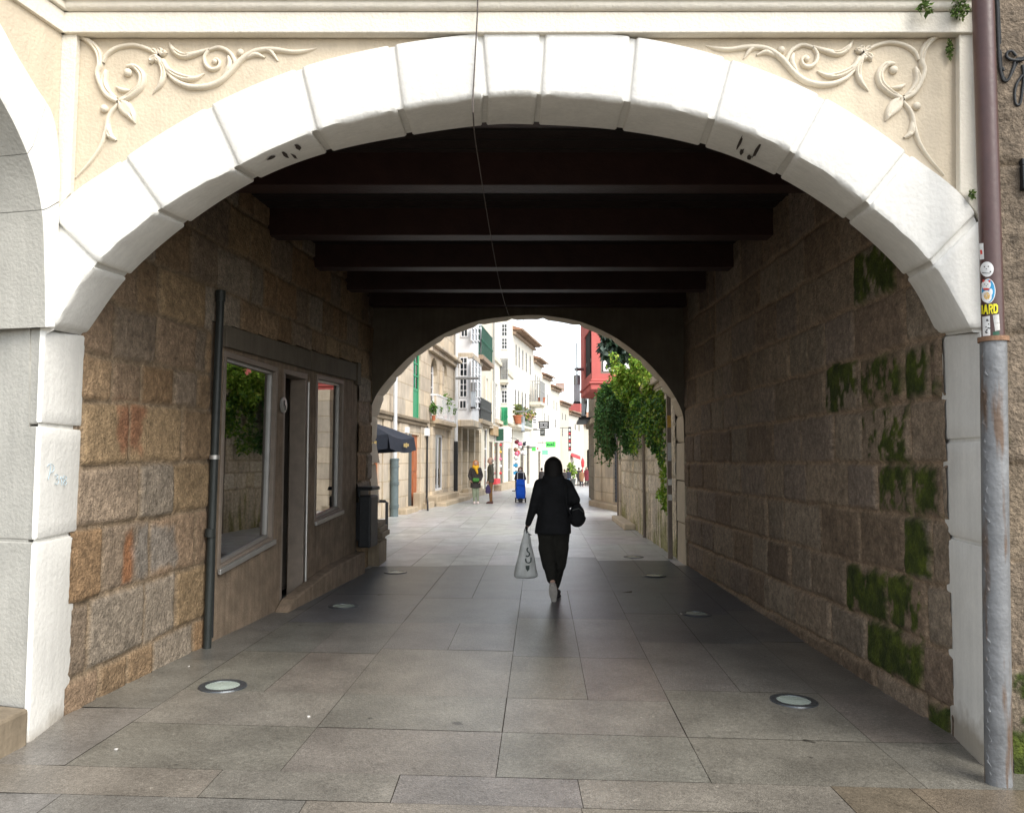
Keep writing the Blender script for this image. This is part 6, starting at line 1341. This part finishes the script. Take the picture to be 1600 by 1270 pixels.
    if mask: b = MB(); ring_loft(b, [(0, .030, .872, .030, .034), (0, .034, .89, .042, .042), (0, .036, .912, .040, .043), (0, .036, .922, .030, .038)], 12); place(b, MT); b.build('face_mask', 'mask_white', t, smooth=True)
    else: b = MB(); b.ball((0, .063, .892), (.014, .006, .004), 8, 6); place(b, MT); b.build('mouth', 'lip', body, smooth=True)
    if scarf:
        b = MB()
        for k in range(12):
            a0, a1 = 2 * math.pi * k / 12, 2 * math.pi * (k + 1) / 12
            for z, r in ((.83, .062), (.855, .058)): cap(b, (r * math.cos(a0), r * .95 * math.sin(a0), z + .008 * math.sin(3 * a0)), .026, (r * math.cos(a1), r * .95 * math.sin(a1), z + .008 * math.sin(3 * a1)), .026, 8)
        cap(b, (0, .07, .81), .04, (-.02, .085, .75), .03); cap(b, (-.02, .085, .75), .03, (-.035, .085, .70), .022); place(b, MT); b.build('scarf', scarf, t, remesh=.014)
    t['_m'] = [v for row in MT for v in row]; return t, MT
def extra(t, MT, b, name, mat, **k): place(b, MT); o = b.build(name, mat, t, **k); return o

# --- the woman in black walking away
foot = gp(864, 938)
def walker():
    Y = foot.y; sc = Y / F_PX / 5.079; base = foot; t = thing('person', 'person in a black coat walking away through the passage, seen from behind', 'person', base)
    MT = Matrix.Translation(Vector((at(865, 900, Y).x, Y, base.z)))
    X = lambda zx: (zx - 381) * sc
    Z = lambda zy: (1236 - zy) * sc * .967
    Lh, Lk, La = (-.085, 0, .86), (X(330), .03, .47), (X(368), -.16, .235); Rh, Rk, Ra = (.085, 0, .86), (X(440), .09, .47), (X(405), .20, .10)
    sL, eL, wL = (X(262), 0, Z(292)), (X(228), -.04, Z(470)), (X(178), .02, Z(635)); sR, eR, wR = (X(500), 0, Z(300)), (X(552), -.02, Z(425)), (X(470), .24, Z(500))
    b = MB()
    ring_loft(b, [(0, .02, 1.44, .045, .06), (0, .02, 1.50, .075, .095), (0, .01, 1.56, .078, .10), (0, 0, 1.61, .070, .09), (0, 0, 1.65, .03, .04)]); cap(b, (0, .115, 1.53), .012, (0, .125, 1.51), .014); cap(b, (0, -.01, 1.34), .055, (0, 0, 1.47), .052)
    ring_loft(b, [(0, 0, .83, .15, .10), (0, 0, .95, .15, .10), (0, 0, 1.1, .13, .09), (0, 0, 1.25, .155, .10), (0, 0, 1.36, .15, .085)])
    for q in (((sL, .05), (eL, .04), (wL, .026)), ((sR, .05), (eR, .04), (wR, .026)), ((Lh, .085), (Lk, .055), (La, .034)), ((Rh, .085), (Rk, .055), (Ra, .034))):
        cap(b, q[0][0], q[0][1], q[1][0], q[1][1]); cap(b, q[1][0], q[1][1], q[2][0], q[2][1])
    cap(b, La, .034, (X(372), -.10, .06), .026); cap(b, Ra, .034, (X(405), .30, .05), .026); hand(b, wR, (-.2, .5, .5), (-1, 0, .2), .95, .7)
    body = extra(t, MT, b, 'body', 'skin', remesh=.012)
    for s_ in (-1, 1): b = MB(); b.ball((s_ * .033, .105, 1.555), (.013, .010, .008), 8, 6); extra(t, MT, b, 'eye', 'eye_dark', smooth=True).parent = body
    b = MB()
    prof = [(270, 232, 519), (252, 236, 514), (640, 236, 520), (580, 247, 520), (510, 262, 508), (440, 262, 505), (370, 258, 512), (320, 252, 522), (290, 250, 520), (270, 262, 503)]
    R_ = [(700, 230, 522, .155), (690, 231, 521, .155), (640, 238, 520, .155), (580, 250, 517, .15), (510, 262, 510, .145), (440, 262, 508, .145), (370, 256, 512, .145), (320, 252, 518, .135), (290, 256, 515, .12), (268, 272, 495, .105), (250, 296, 472, .095), (232, 308, 458, .09)]
    ring_loft(b, [((X(l) + X(r)) / 2, 0, Z(y), (X(r) - X(l)) / 2, d) for y, l, r, d in R_], 28)
    cap(b, (X(272), 0, Z(298)), .068, eL, .062); cap(b, eL, .060, (X(182), .015, Z(618)), .040); cap(b, (X(490), 0, Z(300)), .068, eR, .066); cap(b, eR, .064, (X(478), .2, Z(492)), .042)
    cap(b, (X(330), -.065, Z(252)), .06, (X(430), -.065, Z(252)), .06)
    extra(t, MT, b, 'coat', 'black_cloth', remesh=.014)
    b = MB(); ring_loft(b, [(0, -.045, Z(262), .085, .055), (0, -.035, Z(240), .112, .085), (0, -.02, Z(215), .112, .105), (0, -.005, Z(180), .112, .12), (0, .0, Z(145), .110, .125), (0, .0, Z(110), .093, .11), (0, .0, Z(88), .062, .08), (0, 0, Z(72), .022, .03)], 22); 
    rn = random.Random(3)
    for k in range(26): a = rn.uniform(math.pi, 2 * math.pi); z = rn.uniform(Z(250), Z(90)); r = .10 - max(0, z - Z(130)) * .8; cap(b, (r * math.cos(a), r * 1.0 * math.sin(a), z), .016, (r * math.cos(a) * 1.02, r * math.sin(a) * 1.02, z - .05), .014, 6)
    extra(t, MT, b, 'hair', 'hair_dark', remesh=.012)
    b = MB(); ring_loft(b, [(0, 0, .80, .17, .13), (0, 0, .86, .185, .14), (0, 0, .93, .17, .12)])
    cap(b, (-.085, 0, .80), .112, (X(345), .03, .47), .088); cap(b, (X(345), .03, .47), .088, (X(362), -.12, .27), .062); cap(b, (.088, 0, .80), .112, (X(432), .09, .47), .090); cap(b, (X(432), .09, .47), .090, (X(400), .19, .16), .062)
    cap(b, (X(318), .01, .62), .09, (X(345), .03, .40), .08); cap(b, (X(446), .05, .62), .092, (X(432), .09, .40), .08)
    extra(t, MT, b, 'trousers', 'trouser', remesh=.014)
    # rear shoe: heel lifted, sole towards the viewer
    b = MB(); h0, t0 = Vector((X(366), -.235, .205)), Vector((X(378), -.10, .022)); ax = (t0 - h0).normalized(); nn = Vector((0, .8, .6)); nn = (nn - ax * nn.dot(ax)).normalized(); sd_ = ax.cross(nn)
    def foot_rings(b, h0, ax, nn, sd_, L, up0, up1, grow=0):
        vs = []; N = 10; seg = 14
        for i in range(N + 1):
            u = i / N; wv = (.030 + .016 * math.sin(math.pi * min(1, u * 1.15 + .08)) if u < .93 else .028) + grow; c = h0 + ax * L * u; hi = up1 * (1 - .55 * u) if up1 > .03 else up1
            if i in (0, N): wv *= .6
            for k in range(seg): a = 2 * math.pi * k / seg; vs.append(c + sd_ * wv * math.cos(a) + nn * ((up0 + hi) / 2 + (hi - up0) / 2 * math.sin(a)))
        b.add(vs, [(i * seg + k, i * seg + (k + 1) % seg, (i + 1) * seg + (k + 1) % seg, (i + 1) * seg + k) for i in range(N) for k in range(seg)] + [tuple(range(seg))[::-1], tuple(N * seg + k for k in range(seg))])
    L_ = (t0 - h0).length + .03
    foot_rings(b, h0, ax, nn, sd_, L_, .012, .085); s1 = extra(t, MT, b, 'shoe', 'shoe', smooth=True, angle=80)
    b = MB(); foot_rings(b, h0 - ax * .006, ax, nn, sd_, L_ + .012, -.010, .013, .004); extra(t, MT, b, 'sole', 'sole', smooth=True).parent = s1
    b = MB(); h1 = Vector((X(412), .14, .028)); foot_rings(b, h1, Vector((0.08, .99, -.02)).normalized(), Vector((0, .02, 1)), Vector((1, 0, 0)), .25, .0, .09); s2 = extra(t, MT, b, 'shoe', 'dark_coat', smooth=True, angle=80)
    b = MB(); foot_rings(b, h1 - Vector((0, .005, 0)), Vector((0.08, .99, 0)).normalized(), Vector((0, 0, 1)), Vector((1, 0, 0)), .262, -.024, .002, .004); extra(t, MT, b, 'sole', 'dark_coat', smooth=True).parent = s2
    b = MB(); hand(b, (X(170), .03, Z(640)), (-.06, .0, -1), (.7, .2, 0), 1.0, 1.15); extra(t, MT, b, 'glove', 'black_cloth', remesh=.008)
    # shoulder bag and strap
    bag = thing('shoulder_bag', 'bulging black shoulder bag under the right arm of the person in black', 'bag', MT @ Vector((X(570), -.03, Z(640))))
    b = MB(); c = (X(566), -.02, Z(552)); b.ball(c, ((X(628) - X(504)) / 2, .10, (Z(455) - Z(642)) / 2), 20, 14)
    b.v = [(c[0] + (x - c[0]) * (1.0 + .18 * (z < c[2])), y, z) for x, y, z in b.v]; place(b, MT); b.build('body', 'black_cloth', bag, smooth=True)
    b = MB(); b.tube([(X(590), -.02, Z(470)), (X(545), .02, Z(400)), (X(500), -.02, Z(278)), (X(470), -.10, Z(300)), (X(480), -.13, Z(450)), (X(520), -.09, Z(560))], .014, 8); place(b, MT); b.build('strap', 'black_cloth', bag, smooth=True)
    b = MB(); b.tube([(X(525), -.118, Z(505)), (X(575), -.126, Z(490)), (X(612), -.09, Z(520))], .006, 6); place(b, MT); b.build('zip', 'grey_dark', bag, smooth=True)
    # carrier bag
    cb = thing('carrier_bag', 'white plastic carrier bag with dark green print held by the person in black', 'bag', MT @ Vector((X(160), .02, Z(1058))))
    O = [(672, 152, 176, .012), (690, 148, 186, .02), (730, 138, 200, .035), (780, 126, 208, .05), (840, 112, 220, .065), (900, 98, 232, .075), (960, 84, 244, .08), (1010, 73, 253, .08), (1040, 70, 254, .07), (1056, 82, 232, .05), (1060, 110, 200, .02)]
    b = MB(); seg = 32; vs = []; rn = random.Random(8); ph = [rn.uniform(0, 6) for _ in range(4)]
    O2 = [tuple(q) for q in spline(O, 3)]
    for (y, l, r, d) in O2:
        u = (y - 672) / 388
        for k in range(seg): 
            a = 2 * math.pi * k / seg; cr = 1 + (.16 * math.sin(5 * a + ph[0]) + .10 * math.sin(9 * a + ph[1] + u * 2) + .05 * math.sin(14 * a + ph[2] - 3 * u)) * (1 - .55 * u) + .03 * math.sin(u * 17 + a * 3)
            x = (X(l) + X(r)) / 2 + (X(r) - X(l)) / 2 * math.copysign(abs(math.cos(a)) ** .8, math.cos(a)) * (1 + .03 * math.sin(u * 14 + k)); vs.append((x, .02 + d * math.sin(a) * cr, Z(y)))
    n = len(O2); b.add(vs, [(i * seg + k, i * seg + (k + 1) % seg, (i + 1) * seg + (k + 1) % seg, (i + 1) * seg + k) for i in range(n - 1) for k in range(seg)] + [tuple(range(seg))[::-1], tuple((n - 1) * seg + k for k in range(seg))]); place(b, MT); b.build('bag_body', 'plastic', cb, smooth=True, angle=70)
    b = MB()
    for off in (-.014, .014): b.tube([(X(158) + off, .02, Z(690)), (X(163) + off * .8, .045, Z(665)), (X(168), .055, Z(655)), (X(166) + off, .0, Z(672)), (X(166) + off, .02, Z(695))], .007, 6)
    place(b, MT); b.build('handles', 'plastic', cb, smooth=True)
    def pr(pts, r, fill=False):
        b = MB(); q = [(X(x), .02 - lerp_tab([(690, .025), (840, .07), (960, .094), (1010, .09)], y) - .004, Z(y)) for x, y in pts]
        if fill: b.poly(q, (0, -.003, 0))
        else: b.tube([tuple(v) for v in spline(q, 4)], r, 6)
        place(b, MT); b.build('print', 'plastic_print', cb)
    pr([(182, 808), (172, 820), (176, 838), (188, 848), (190, 866), (176, 878), (164, 870)], .007); pr([(160, 896), (166, 920), (184, 928), (200, 918), (204, 884)], .007); pr([(160, 950), (192, 946), (190, 978), (176, 996), (162, 974)], 0, True)
walker()

# --- couple standing in the street
f1 = gp(743, 786.5); h1 = 67 / F_PX * f1.y
t, MT = person('person with yellow scarf, dark coat and sage leggings standing in the street', f1, R(180) + R(8), h1, 'dark_coat', 'sage', 'white_shoe', 'hair_red', 'long', .36, [((-.15, -.02, .64), (-.10, .07, .52)), ((.15, -.02, .64), (.12, .06, .54))], [((-.045, 0, .275), (-.055, -.005, .045)), ((.04, 0, .275), (.03, -.01, .045))], scarf='yellow_wool', cw=1.08)
bg_ = thing('shoulder_bag', 'green cross-body bag worn by the person with the yellow scarf', 'bag', MT @ Vector((0, .1, .5)))
b = MB(); cap(b, (-.045, .10, .56), .032, (.05, .10, .56), .032); cap(b, (-.04, .10, .535), .034, (.045, .10, .535), .034); place(b, MT); b.build('pouch', 'green_bag', bg_, remesh=.012)
b = MB(); b.tube([(.05, .10, .58), (.085, .085, .68), (.06, .06, .80), (.02, -.07, .83), (-.06, -.09, .7), (-.08, .02, .58), (-.05, .09, .57)], .006, 6); place(b, MT); b.build('strap', 'dark_coat', bg_, smooth=True)
f2 = gp(766.5, 786.5); h2 = 71.5 / F_PX * f2.y
t, MT = person('balding person in olive jacket and brown cord trousers facing the yellow scarf', f2, R(90) + R(10), h2, 'olive_coat', 'brown_cord', 'brown_shoe', 'hair_grey', 'bald', .455, [((-.12, -.03, .63), (-.09, .05, .49)), ((.125, -.02, .63), (.10, .05, .48))], [((-.045, .01, .275), (-.045, -.0, .045)), ((.045, -.01, .275), (.05, -.02, .045))], hood=True, wide=1.08)
pb = thing('carrier_bag', 'small purple bag hanging from the hand of the balding person', 'bag', MT @ Vector((-.09, .07, .3)))
b = MB(); ring_loft(b, [(-.09, .07, .22, .015, .035), (-.09, .07, .25, .022, .06), (-.09, .07, .34, .02, .055), (-.09, .07, .41, .006, .02)], 14); place(b, MT); b.build('bag_body', 'purple_bag', pb, smooth=True)
b = MB(); b.tube([(-.09, .055, .40), (-.09, .07, .47), (-.09, .085, .40)], .004, 5); place(b, MT); b.build('handle', 'purple_bag', pb)
# --- masked person with the blue trolley
f3 = gp(813, 782.5); f3.y += .25; h3 = 49.5 / F_PX * f3.y * 1.06
t, MT = person('masked person in a dark jacket pushing a blue shopping trolley', f3, R(180), h3, 'navy_coat', 'dark_coat', 'dark_coat', 'hair_brown', 'long', .44, [((-.15, .0, .64), (-.05, .14, .57)), ((.15, .0, .64), (.05, .14, .57))], mask=True, cw=1.1, wide=1.05)
tf = gp(813.5, 785); TR = thing('shopping_trolley', 'bright blue two-wheeled shopping trolley pushed by the masked person', 'trolley', tf); hh = 41 / F_PX * tf.y; wv = 9.5 / F_PX * tf.y
b = MB(); z0 = tf.z + hh * .14; pr_ = [(.0, .80, .22), (.05, .95, .30), (.30, 1.02, .32), (.62, .92, .28), (.80, .80, .22), (.84, .6, .16), (.86, .2, .05)]
vs = []; seg = 20
for u, a, d in pr_:
    for k in range(seg): q = 2 * math.pi * k / seg; c, s_ = math.cos(q), math.sin(q); vs.append((tf.x + wv * .82 * a * math.copysign(abs(c) ** .5, c), tf.y + d * .62 * math.copysign(abs(s_) ** .5, s_), z0 + hh * .86 * u))
b.add(vs, [(i * seg + k, i * seg + (k + 1) % seg, (i + 1) * seg + (k + 1) % seg, (i + 1) * seg + k) for i in range(len(pr_) - 1) for k in range(seg)] + [tuple(range(seg))[::-1], tuple((len(pr_) - 1) * seg + k for k in range(seg))]); sk = b.build('bag_body', 'blue_canvas', TR, smooth=True, angle=60)
b = MB(); b.box(tf.x - wv * .7, tf.x + wv * .7, tf.y - .215, tf.y - .19, z0 + hh * .52, z0 + hh * .74); b.build('flap', 'blue_canvas', sk, bevel=.012)
for s_ in (-1, 1):
    b = MB(); r = hh * .095; b.lathe([(.02, -.025), (r, -.025), (r, .025), (.02, .025)], (tf.x + s_ * wv * .8, tf.y + .05, tf.z + r), 16, (1, 0, 0)); wl_ = b.build('wheel', 'iron', TR, smooth=True)
b = MB(); b.tube([(tf.x - wv * .5, tf.y + .2, z0), (tf.x - wv * .5, tf.y + .22, z0 + hh * .95), (tf.x - wv * .4, tf.y + .24, z0 + hh * 1.0), (tf.x + wv * .4, tf.y + .24, z0 + hh * 1.0), (tf.x + wv * .5, tf.y + .22, z0 + hh * .95), (tf.x + wv * .5, tf.y + .2, z0)], .014, 6); b.build('handle', 'pipe_pale', TR, smooth=True)
b = MB(); b.tube([(tf.x - wv * .8, tf.y + .05, tf.z + hh * .095), (tf.x + wv * .8, tf.y + .05, tf.z + hh * .095)], .01, 6); b.box(tf.x - wv * .3, tf.x + wv * .3, tf.y - .2, tf.y + .2, tf.z + .02 * hh, z0 + .02); b.build('axle', 'iron', TR)
# --- distant walkers
for px, fy, top, coat, tr, hair, sty, rz, hem, lab in (
        (846.5, 765, 731, 'dark_coat', 'denim', 'hair_dark', 'short', 0, .5, 'distant person in a dark jacket just left of the walker in black'),
        (882, 764, 733, 'dark_coat', 'denim', 'hair_brown', 'short', 10, .47, 'distant person in brown-black just right of the walker in black'),
        (888, 763.5, 732, 'navy_coat', 'denim', 'hair_dark', 'short', -8, .5, 'distant person in a navy jacket and jeans beside the lime shrub'),
        (904.5, 758.5, 730, 'dark_coat', 'dark_coat', 'hair_dark', 'short', 5, .4, 'distant dark-coated person behind the tan coat'),
        (909, 759.5, 733, 'tan_coat', 'navy_coat', 'hair_brown', 'short', 0, .30, 'distant person in a tan coat in the middle of the group'),
        (917, 759, 729, 'burgundy', 'dark_coat', 'hair_dark', 'long', 180, .28, 'distant person in a long burgundy coat beside the stone corner')):
    p = gp(px, fy); person(lab, p, R(rz), (fy - top) / F_PX * p.y, coat, tr, 'dark_coat', hair, sty, hem, res=.03, group=None)
for o in bpy.data.objects:
    if '_m' in o: del o['_m']

# --- small litter and worn patches on the paving
rnd = random.Random(44)
for i, (px, py, r, c) in enumerate(((537 / 2.955, 840 + 977 / 2.955, .010, 'gum'), (872 / 2.955, 840 + 594 / 2.955, .008, 'gum'), (300 + 486 / 2.667, 860 + 692 / 2.667, .012, 'gum'))):
    p = gp(px, py); b = MB(); n = 9; b.poly([(p.x + r * rnd.uniform(.6, 1.2) * math.cos(2 * math.pi * k / n), p.y + r * rnd.uniform(.6, 1.2) * math.sin(2 * math.pi * k / n), p.z + .001) for k in range(n)], (0, 0, .005)); single(b, 'litter', ('white scrap of litter on the front paving at the left', 'tiny white scrap by the foot of the brown left wall', 'small pale scrap on the slabs between the front ground lights')[i], 'litter', c)
